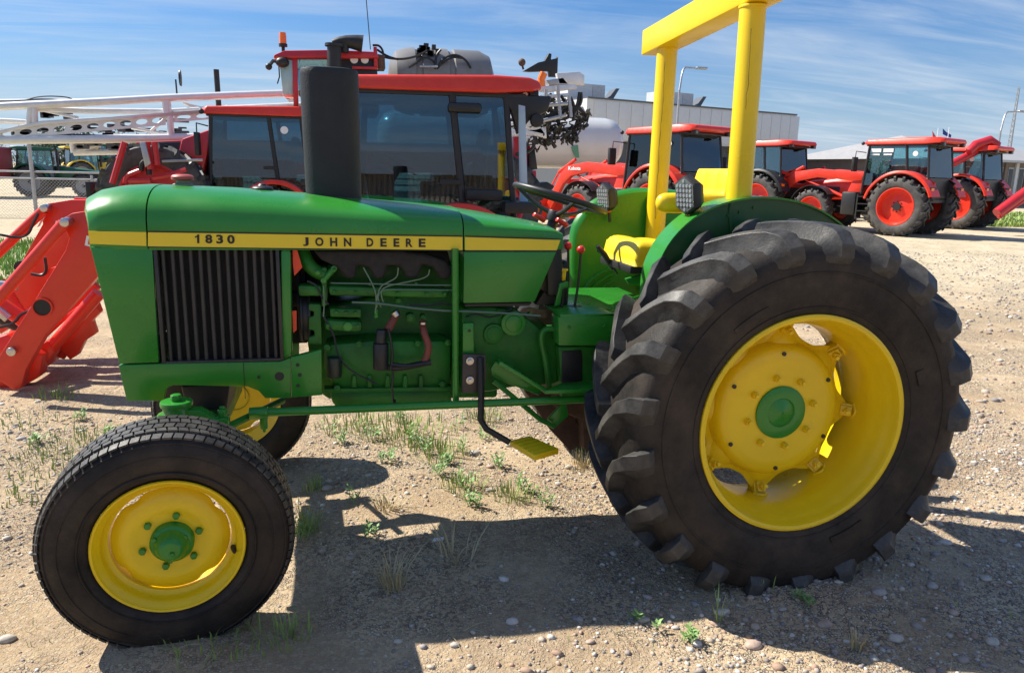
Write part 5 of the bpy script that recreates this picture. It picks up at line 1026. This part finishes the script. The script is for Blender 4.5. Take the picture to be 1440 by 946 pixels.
b = P3(1397, 250, 44); b.z = 0; t = P3(1404, 185, 44); t.x, t.y = b.x, b.y; lamp('curved-arm street lamp at the right in front of the grey-roofed building', b, t, P3(1432, 157, 44.5))
def flag(label, x, ytop, yb, col, pts, d):
    b = P3(x, yb, d); b.z = 0; t = P3(x, ytop, d); o = thing('flagpole', label, 'flag', b); m = M(); m.cyl(b, (b.x, b.y, t.z), .05, .03, n=8); m.build('pole', WHT, o)
    m = M(); P = [P3(a, c, d) for a, c in pts]; m.ring([[p_ for p_ in P], [p_+Vector((0, .03, 0)) for p_ in P]]); m.build('flag_cloth', col, o)
flag('small red and white flag on a pole behind the nearest row tractor', 1310, 181, 250, mat('flag_red', (.6, .1, .1), .7), [(1311, 184), (1316, 192), (1319, 196), (1312, 195)], 70)
flag('dark blue flag blowing to the right on a tall pole', 1325, 180, 250, mat('flag_blue', (.03, .06, .25), .7), [(1326, 181), (1331, 186), (1338, 190), (1337, 194), (1330, 191), (1326, 189)], 70)
b = P3(1413, 250, 160); b.z = 0; TW = thing('radio_tower', 'slim lattice radio mast rising above the brown building', 'tower', b); zt3 = P3(1422, 126, 160).z
for a in range(3):
    c = Vector((.55*math.cos(2*PI*a/3), .55*math.sin(2*PI*a/3), 0)); m = M(); m.cyl(b+c, b+c*.35+Vector((0, 0, zt3)), .10, .07, n=5); m.build('tower_leg', GALV, TW)
m = M()
for k in range(20):
    z0 = zt3*k/20; z1 = zt3*(k+1)/20; s0, s1 = 1-.65*k/20, 1-.65*(k+1)/20
    for a in range(3):
        c0 = Vector((.55*math.cos(2*PI*a/3), .55*math.sin(2*PI*a/3), 0)); c1 = Vector((.55*math.cos(2*PI*(a+1)/3), .55*math.sin(2*PI*(a+1)/3), 0)); m.cyl(b+c0*s0+Vector((0, 0, z0)), b+c1*s1+Vector((0, 0, z1)), .05, n=4)
m.build('tower_bracing', GALV, TW, kind='stuff')
# red auger over the last tractor and its frame at the right edge
AU = thing('grain_auger', 'crimson auger tube rising above the last tractor in the row, lower end on the grass', 'auger', (P3(1420, 300, 23).x, P3(1420, 300, 23).y, 0))
a, b2 = P3(1345, 222, 24), P3(1392, 203, 24); m = M(); m.cyl(P3(1320, 240, 24), b2, .12, n=14); m.build('auger_tube', CRIM, AU)
m = M(); m.tube([P3(1362, 214, 23.8), P3(1372, 204, 23.8), P3(1392, 198, 23.8), P3(1400, 204, 23.8), P3(1398, 214, 23.8)], [.12, .15, .16, .16, .13], n=12, smooth=0); m.build('auger_spout', CRIM, AU)
m = M(); m.cyl(P3(1402, 300, 22), P3(1470, 250, 22), .15, n=12); m.cyl(P3(1404, 306, 22), P3(1470, 262, 22), .06, n=8); m.build('auger_frame', CRIM, AU)
# ------------------------------------------------------------ left background: chain-link fence, machines, trees
fb = at(52, 306, z=0); fy = fb.y; FN = thing('chain_link_fence', 'chain-link fence with galvanised posts and rails across the left background', 'fence', (fb.x, fy, 0))
fx0, fx1 = fb.x-9, fb.x+14
for xx, h in ((fb.x, 2.25), (fb.x+1.45, 1.15), (fb.x+4.4, 1.25), (fb.x+8.8, 1.25), (fb.x-4, 1.25)): m = M(); m.cyl((xx, fy, 0), (xx, fy, h), .05 if h > 2 else .035, n=10); m.build('fence_post', GALV, FN)
for z_ in (1.22, 1.04): m = M(); m.cyl((fx0, fy, z_), (fx1, fy, z_), .024, n=8); m.build('fence_rail', GALV, FN)
V = []; F = []; WR = mat('fence_wire', (.38, .39, .40), .5, .6)
def strand(a, b, r=.0035):
    d = (b-a).normalized(); u, w_ = orth(d); k = len(V)
    for p_ in (a, b):
        for i in range(3): V.append(p_+(u*math.cos(2*PI*i/3)+w_*math.sin(2*PI*i/3))*r)
    for i in range(3): F.append((k+i, k+(i+1) % 3, k+3+(i+1) % 3, k+3+i))
sp_ = .085; h = 1.04
for i in range(int((fx1-fx0-h)/sp_)):
    x_ = fx0+i*sp_; strand(Vector((x_, fy, 0)), Vector((x_+h, fy, h))); strand(Vector((x_+h, fy, 0)), Vector((x_, fy, h)))
raw('wire_mesh', V, F, WR, FN, kind='stuff')
KG = mat('dealer_green', (.02, .16, .05), .4); YRM = mat('machine_yellow', (.75, .50, .03), .4)
G1 = modern_tractor('dark green cab tractor parked side-on behind the chain-link fence', paint=mat('dull_tractor_green', (.015, .10, .045), .4), rimm=mat('grey_rim', (.30, .30, .30), .5), loader=False, name='green_cab_tractor', group='machines parked beyond the fence')
p = at(40, 277, z=0); sett(G1, (p.x, p.y+1, 0), PI+R(4), .80)
def far_machine(label, x, y, rz, col, sc_=1.0, roofm=None):
    o = modern_tractor(label, paint=col, rimm=MATS['grey_rim'], loader=False, low=False, name='green_cab_tractor' if col != YRM else 'yellow_machine', roofm=roofm, group='machines parked beyond the fence'); p = at(x, y, z=0); sett(o, (p.x, p.y, 0), rz, sc_); return o
far_machine('yellow-roofed combine-like machine behind the fence, right of the dark green tractor', 112, 261, PI+R(30), YRM, .95, YRM)
far_machine('green-roofed tractor further off behind the fence, beside the yellow machine', 152, 259, R(200), KG, 1.1)
far_machine('distant green tractor with white bonnet load just left of the sprayer ladder', 182, 259, R(190), KG, 1.1)
p = at(8, 279, z=0); TR = thing('red_trailer', 'dark red box trailer cut off by the left edge behind the fence', 'trailer', (p.x-1, p.y, 0)); p.x -= .9; m = M(); m.box(p.x-5, p.x+.5, p.y, p.y+2.2, .75, 2.05); m.build('trailer_box', mat('faded_red', (.28, .04, .045), .6, var=.15), TR, bev=.03)
for xx in (-.5, -3.5): m = M(); ag_tyre(m, (p.x+xx, p.y+.1, .5), .5, .3); m.build('trailer_wheel', RUB2, TR)
m = M(); m.box(p.x-5, p.x+.4, p.y-.02, p.y+.04, 1.3, 1.36); m.build('trailer_rib', GALV, TR)
# ---- trees
BARK = mat('bark', (.10, .08, .06), .9)
LEAFS = [mat('leaf_green_a', (.045, .085, .030), .6, var=.4, vscale=.8), mat('leaf_green_b', (.06, .095, .035), .6, var=.4, vscale=.8), mat('leaf_green_c', (.035, .070, .032), .6, var=.4, vscale=.8)]
def tree(label, p, h, w_, k, cat='tree', name='broadleaf_tree', nl=900):
    o = thing(name, label, cat, p, group='trees along the far edge of the yard'); m = M(); m.tube([p, p+Vector((.1, 0, h*.35)), p+Vector((0, .1, h*.8))], [h*.03, h*.022, h*.008], n=7)
    cl = []
    for i in range(9):
        a = rng.uniform(0, 2*PI); zz = rng.uniform(.35, .92); rr_ = w_*(.5 if zz < .6 else .28)*rng.uniform(.5, 1); c = p+Vector((rr_*math.cos(a), rr_*math.sin(a), h*zz)); cl.append((c, w_*rng.uniform(.16, .30))); m.tube([p+Vector((0, 0, h*min(.6, zz*.6))), c], [h*.012, h*.004], n=5)
    m.build('trunk', BARK, o); V, F = [], []
    for c, r_ in cl:
        for i in range(nl//9):
            d = Vector(rng.normal(0, 1, 3)).normalized()*r_*rng.uniform(.35, 1.1)**.6; d.z *= .8; q = c+d; u = Vector(rng.normal(0, 1, 3)).normalized(); v2 = u.cross(Vector(rng.normal(0, 1, 3))).normalized(); s_ = rng.uniform(.10, .22)*h/6; k0 = len(V); V += [q+u*s_, q+v2*s_*.5, q-u*s_, q-v2*s_*.5]; F.append((k0, k0+1, k0+2, k0+3))
    raw('crown', V, F, LEAFS[k], o); return o
TL = ['low tree at the very left edge above the red trailer', 'low tree behind the dark green tractor cab', 'slim tree rising right of the dark green tractor cab', 'taller tree between the dark green tractor and the yellow machine', 'tallest tree of the left background, above the yellow machine', 'full tree just right of the tallest one behind the yellow machine', 'lower tree between the yellow machine and the first small green tractor', 'wide tree behind the first small green tractor', 'low tree between the two small green tractors', 'wide tree behind the second small green tractor', 'low tree right of the red ladder rail', 'tree seen behind the sprayer undercarriage', 'tree hidden mostly by the red cab left of the muffler', 'low tree above the left end of the low brown building', 'small slim tree above the gable of the low brown building', 'wide distant tree behind the nearest row tractor']
for i, (x, d, h, w_) in enumerate(((-12, 75, 3.4, 4), (52, 66, 3.3, 4), (66, 68, 3.7, 2.2), (78, 70, 4.9, 4), (94, 70, 5.6, 3.6), (110, 74, 5.0, 5), (128, 72, 4.0, 5), (147, 70, 4.6, 5), (166, 73, 4.1, 5), (186, 76, 4.4, 5), (205, 72, 3.9, 5), (232, 75, 4.2, 6), (262, 75, 3.9, 6), (1152, 90, 3.6, 4), (1166, 92, 4.2, 3), (1215, 110, 4.4, 6))):
    p = P3(x, 240, d); p.z = 0
    tree(TL[i], p, h, w_, i % 3)
# ------------------------------------------------------------ ground cover
def icostone():
    b = bmesh.new(); bmesh.ops.create_icosphere(b, subdivisions=1, radius=1); v = np.array([q.co[:] for q in b.verts]); f = np.array([[w.index for w in q.verts] for q in b.faces]); b.free(); return v, f
SV, SF = icostone()
def stone_mat(name, c, v=.25):
    m = mat(name, c, .8, spec=.25, bump=.4, bscale=200)
    if m.get('done'): return m
    t = m.node_tree; b = t.nodes['Principled BSDF']; at_ = t.nodes.new('ShaderNodeAttribute'); at_.attribute_name = 'tint'; t.links.new(at_.outputs['Color'], b.inputs['Base Color']); m['done'] = 1; return m
def scatter_stones(name, n, xr, yr, smin, smax, dens=None, seed=1):
    r = np.random.default_rng(seed); X = r.uniform(*xr, n*2); Y = r.uniform(*yr, n*2)
    if dens is not None:
        keep = r.random(n*2) < np.array([dens(a, b) for a, b in zip(X, Y)]); X, Y = X[keep][:n], Y[keep][:n]
    else: X, Y = X[:n], Y[:n]
    n = len(X); S = smin+(smax-smin)*r.random(n)**3.2; Z = np.array([gh(a, b) for a, b in zip(X, Y)])
    ang = r.uniform(0, 2*PI, n); sx_, sy_, sz_ = r.uniform(.8, 1.35, n), r.uniform(.7, 1.0, n), r.uniform(.4, .75, n)
    jit = 1+r.uniform(-.2, .2, (n, 12, 1)); P = SV[None]*jit*np.stack([sx_, sy_, sz_], -1)[:, None]*S[:, None, None]
    c, s = np.cos(ang)[:, None], np.sin(ang)[:, None]; P = np.stack([P[..., 0]*c-P[..., 1]*s, P[..., 0]*s+P[..., 1]*c, P[..., 2]], -1)+np.stack([X, Y, Z+S*sz_*.25], -1)[:, None]
    Fc = (SF[None]+12*np.arange(n)[:, None, None]).reshape(-1, 3)
    me = bpy.data.meshes.new(name); me.vertices.add(n*12); me.vertices.foreach_set('co', P.reshape(-1)); me.loops.add(len(Fc)*3); me.loops.foreach_set('vertex_index', Fc.reshape(-1).astype(np.int32)); me.polygons.add(len(Fc)); me.polygons.foreach_set('loop_start', np.arange(0, len(Fc)*3, 3).astype(np.int32)); me.update(calc_edges=True)
    base = np.array([(.42, .35, .28), (.50, .43, .35), (.34, .29, .25), (.44, .30, .22), (.56, .52, .46), (.30, .27, .26)])[r.integers(0, 6, n)]*r.uniform(.75, 1.2, (n, 1))
    col = np.concatenate([base, np.ones((n, 1))], 1).repeat(12, 0); a = me.attributes.new('tint', 'FLOAT_COLOR', 'POINT'); a.data.foreach_set('color', col.reshape(-1)); me.shade_smooth(); me.materials.append(stone_mat('pebble', (.4, .35, .3)))
    return me
def gd(x, y):
    v = .5+.9*mnoise.noise(Vector((x*.8, y*.8, 11))); v += .35 if x > .9 else -.12
    if y > .3 and x < .6: v -= .15
    return max(.04, min(1, v))
link('gravel', scatter_stones('gravel', 42000, (-2.6, 4.2), (-2.4, 2.6), .003, .011, gd, 3), None, 'loose small gravel strewn over the dirt around the green tractor', 'gravel', kind='stuff')
link('gravel', scatter_stones('gravel', 4200, (-2.4, 4.2), (-2.2, 3.2), .008, .020, gd, 4), None, 'rounded pebbles among the fine gravel near the wheels', 'pebbles', kind='stuff')
link('gravel', scatter_stones('gravel', 9000, (1.5, 14), (.5, 11), .010, .030, None, 5), None, 'coarser pale gravel over the yard beyond the big rear wheel', 'gravel', kind='stuff')
# the larger stones one by one
r5 = np.random.default_rng(12); stones = []
for i, (x, y) in enumerate([(1178, 829), (1200, 790), (1015, 862), (1055, 846), (1130, 815), (1235, 842), (1280, 800), (1340, 868), (1395, 905), (1100, 862), (980, 905), (1060, 905), (1385, 820), (1410, 760), (1330, 765), (700, 612), (716, 628), (735, 637), (668, 640), (690, 660), (560, 905), (640, 912), (720, 880), (830, 905), (10, 900), (30, 620), (950, 880), (1160, 880), (1260, 900), (1310, 830), (1240, 780), (762, 672), (800, 660), (690, 692), (1405, 640), (1380, 600), (905, 870), (460, 690), (1075, 820), (590, 760)]):
    p = at(x, y, z=0); m = M(); s_ = r5.uniform(.011, .024); m.ball((p.x, p.y, gh(p.x, p.y)+s_*.25), s_, (r5.uniform(1, 1.5), r5.uniform(.8, 1.1), r5.uniform(.45, .7)), 10)
    for v_ in m.b.verts: v_.co += Vector(rng.normal(0, s_*.05, 3))
    stones.append(m.build('stone', mat('stone_%s' % 'abcd'[i % 4], ((.50, .44, .36), (.40, .36, .32), (.55, .50, .45), (.45, .33, .26))[i % 4], .8, var=.2, vscale=40, bump=.4), ground, smooth=80))
m = M(); p = at(608, 766, z=0); m.prism([(p.x, p.y), (p.x+.045, p.y+.005), (p.x+.05, p.y+.025), (p.x+.01, p.y+.02)], 'z', .012, .02); m.build('paper_scrap', WHT, None, label='scrap of white paper lying in the tractor shadow', cat='litter')
# grass and weeds
GR = [mat('grass_green', (.26, .36, .09), .6, var=.3, vscale=20), mat('grass_dry', (.50, .42, .24), .7, var=.2, vscale=20), mat('weed_green', (.20, .34, .10), .6, var=.3, vscale=20)]
def blades(V, F, c, n, h, spread, lean=.5, w_=.0022, r=rng):
    for i in range(n):
        a = r.uniform(0, 2*PI); rad_ = spread*r.random()**.7; b_ = Vector((c[0]+rad_*math.cos(a), c[1]+rad_*math.sin(a), 0)); b_.z = gh(b_.x, b_.y)-.003
        hh = h*r.uniform(.4, 1.1); ln = lean*hh*r.uniform(.2, 1.2); a2 = a+r.normal(0, .6); d = Vector((math.cos(a2), math.sin(a2), 0)); s_ = Vector((-d.y, d.x, 0))*w_*r.uniform(.7, 1.5); k = len(V)
        p1 = b_+d*ln*.25+Vector((0, 0, hh*.5)); p2 = b_+d*ln*.65+Vector((0, 0, hh*.85)); p3 = b_+d*ln+Vector((0, 0, hh))
        V += [b_-s_, b_+s_, p1-s_*.9, p1+s_*.9, p2-s_*.5, p2+s_*.5, p3]; F += [(k, k+1, k+3, k+2), (k+2, k+3, k+5, k+4), (k+4, k+5, k+6)]
def tuft(x, y, kind, h, n, spread, label, name='grass_tuft', cat='grass', **kw):
    p = at(x, y, z=0); V, F = [], []; blades(V, F, (p.x, p.y), int(n*1.6), h, spread, **kw); return raw(name, V, F, GR[kind], None, label=label, cat=cat, kind='stuff')
def weed(x, y, h, n, label, leaf=.027):
    """stems carrying pairs of small leaves"""
    p = at(x, y, z=0); o = thing('leafy_weed', label, 'weed', (p.x, p.y, gh(p.x, p.y))); m = M(); V, F = [], []
    for i in range(n):
        a = rng.uniform(0, 2*PI); b_ = p+Vector((rng.normal(0, .02), rng.normal(0, .02), 0)); b_.z = gh(b_.x, b_.y); hh = h*rng.uniform(.5, 1.1); t_ = b_+Vector((math.cos(a)*hh*.35, math.sin(a)*hh*.35, hh)); m.tube([b_, b_.lerp(t_, .5)+Vector((0, 0, hh*.05)), t_], [.0016, .0013, .0008], n=4)
        for k in range(8):
            q = b_.lerp(t_, .2+.8*k/7); a3 = k*2.4+i; d = Vector((math.cos(a3), math.sin(a3), .55)).normalized(); s_ = d.cross(Vector((0, 0, 1))).normalized()*leaf*.22; l_ = leaf*rng.uniform(.7, 1.3)*(1.2-.5*k/7); k0 = len(V); V += [q, q+d*l_*.5+s_, q+d*l_, q+d*l_*.5-s_]; F.append((k0, k0+1, k0+2, k0+3))
    m.build('stem', GR[2], o, kind='stuff'); raw('leaf', V, F, GR[2], o, kind='stuff'); return o
tuft(1010, 872, 0, .13, 5, .01, 'single tall green grass blades at the edge of the wheel shadow', lean=.7)
tuft(1204, 912, 1, .10, 14, .02, 'dry straw-coloured grass tuft at the bottom right in shadow', lean=.35)
tuft(1200, 806, 1, .12, 12, .03, 'dry grass stalks beside the foot of the big rear tyre'); tuft(1072, 836, 0, .08, 10, .05, 'thin grass under the big rear tyre')
tuft(552, 826, 1, .15, 34, .05, 'dry wiry grass clump in the shadow right of the front wheel', lean=.9); tuft(640, 790, 1, .12, 18, .08, 'flattened dry grass stalks in the middle of the shadow', lean=1.5); tuft(545, 722, 1, .06, 30, .06, 'low brown dead grass patch beside the shadow edge', lean=1.3)
tuft(430, 745, 0, .13, 40, .06, 'green grass tuft right behind the front tyre in half shade'); tuft(440, 690, 0, .07, 26, .05, 'small green grass tuft near the far wheel shadow')
tuft(300, 905, 0, .06, 60, .16, 'sparse green grass at the foot of the front tyre'); tuft(400, 900, 0, .08, 30, .10, 'dark green grass blades right of the front tyre foot')
tuft(80, 560, 0, .07, 60, .14, 'bright green grass clump in the shade below the loader arms'); tuft(20, 600, 0, .05, 60, .30, 'thin patch of grass at the left edge below the loader'); tuft(120, 620, 0, .06, 90, .26, 'patch of short grass left above the front tyre')
tuft(62, 645, 0, .06, 80, .25, 'wider patch of short grass at the left above the front tyre'); tuft(20, 690, 0, .05, 60, .22, 'faint grass patch at the left edge beside the front tyre')
tuft(570, 612, 0, .07, 260, .30, 'bright grass patch on the sunlit ground below the engine'); tuft(620, 640, 0, .09, 90, .16, 'grass clump beneath the middle of the tractor'); tuft(500, 600, 0, .06, 130, .24, 'grass strip below the long drag link'); tuft(650, 690, 0, .07, 60, .12, 'grass clump left of the yellow step shadow'); tuft(720, 700, 0, .07, 60, .10, 'grass clump ahead of the big rear tyre'); tuft(680, 590, 0, .09, 50, .12, 'grass blades behind the black step arm'); tuft(820, 660, 1, .10, 40, .08, 'dry grass beside the big rear tyre in shade')
weed(487, 712, .09, 3, 'leafy weed standing alone in the far wheel shadow'); weed(515, 752, .05, 4, 'small leafy weed on the lit strip'); weed(465, 612, .09, 3, 'leafy weed right of the far front tyre'); weed(600, 640, .10, 5, 'leafy weed in the middle of the sunlit grass'); weed(650, 640, .12, 4, 'taller leafy weed left of the yellow step'); weed(655, 690, .11, 5, 'bushy weed on the sunlit dirt below the step arm'); weed(765, 712, .10, 5, 'leafy weed in front of the rear tyre'); weed(645, 600, .13, 3, 'slim leafy weed rising beside the step bracket'); weed(735, 690, .08, 5, 'low leafy weed below the yellow step'); weed(895, 870, .05, 3, 'tiny weed on the lit gravel beside the wheel shadow'); weed(975, 905, .05, 5, 'small weed on the sunlit gravel at the bottom'); weed(90, 790, .04, 4, 'small weed left of the front tyre'); weed(1130, 855, .04, 4, 'yellow-flecked weed below the big rear tyre')
for q in ((480, 628, .08, 7, 'leafy weed just right of the far front tyre on lit dirt'), (545, 650, .07, 8, 'low leafy weed in the lit dirt above the far wheel shadow'), (630, 655, .08, 8, 'spreading leafy weed at the lower edge of the grass patch'), (675, 615, .08, 6, 'leafy weed just left of the step arm bend'), (665, 715, .07, 8, 'bushy weed at the edge of the big shadow'), (528, 622, .09, 6, 'leafy weed at the left of the sunlit grass under the engine'), (560, 596, .11, 7, 'dense leafy weed under the middle of the drag link'), (585, 625, .10, 7, 'dense leafy weed in the brightest part of the sunlit grass'), (620, 672, .09, 7, 'bushy weed below the sunlit grass patch'), (700, 660, .08, 6, 'small bushy weed left of the yellow step tread'), (820, 640, .10, 5, 'weed right beside the yellow step tread, in front of the far wheel'), (110, 590, .07, 8, 'leafy weed between the loader and the front tyre'), (50, 625, .05, 8, 'low leafy weed at the left edge on the lit dirt'), (150, 610, .06, 7, 'low leafy weed above the front tyre'), (420, 760, .10, 6, 'leafy weed touching the right side of the front tyre')): weed(*q)
r8 = np.random.default_rng(21); m = M()
for i in range(900):
    x, y = r8.uniform(-2.3, 3.2), r8.uniform(-2.0, 2.4); a = r8.uniform(0, PI); l = r8.uniform(.012, .05); z = gh(x, y)+.003; d = Vector((math.cos(a)*l, math.sin(a)*l, 0)); m.tube([Vector((x, y, z))-d, Vector((x, y, z+r8.uniform(0, .006)))+Vector(r8.normal(0, .004, 3)), Vector((x, y, z))+d], .0008, n=3)
m.build('dry_straw', GR[1], None, kind='stuff', label='bits of dry straw and stalks lying on the dirt', cat='straw')
# grass verges further back: uncountable
V, F = [], []
for i in range(26000):
    x = rng.uniform(-9, -2.6); y = rng.uniform(6.0, 13)
    if rng.random() < .75+.7*mnoise.noise(Vector((x*.7, y*.7, 4))): blades(V, F, (x, y), 1, .10, .02, w_=.008)
raw('grass_verge', V, F, mat('verge_green', (.17, .33, .05), .6, var=.3), None, kind='stuff', label='green grass strip behind the loader at the left', cat='grass')
V, F = [], []
for i in range(5000):
    p = P3(rng.uniform(1330, 1480), 250, rng.uniform(26, 36)); blades(V, F, (p.x, p.y), 1, .22, .2, w_=.03)
raw('grass_verge', V, F, GR[0], None, kind='stuff', label='rough grass beyond the last red tractor at the right', cat='grass')
V, F = [], []
for i in range(1500):
    x, y = rng.uniform(-2.2, 3.5), rng.uniform(-1.6, 3.2)
    if mnoise.noise(Vector((x*1.3, y*1.3, 20))) > .12: blades(V, F, (x, y), 2, .03, .02, w_=.0012)
raw('sparse_grass', V, F, GR[0], None, kind='stuff', label='sparse short grass scattered over the dirt', cat='grass')
# the thin shadow line at the lower left is left out, no pole is built
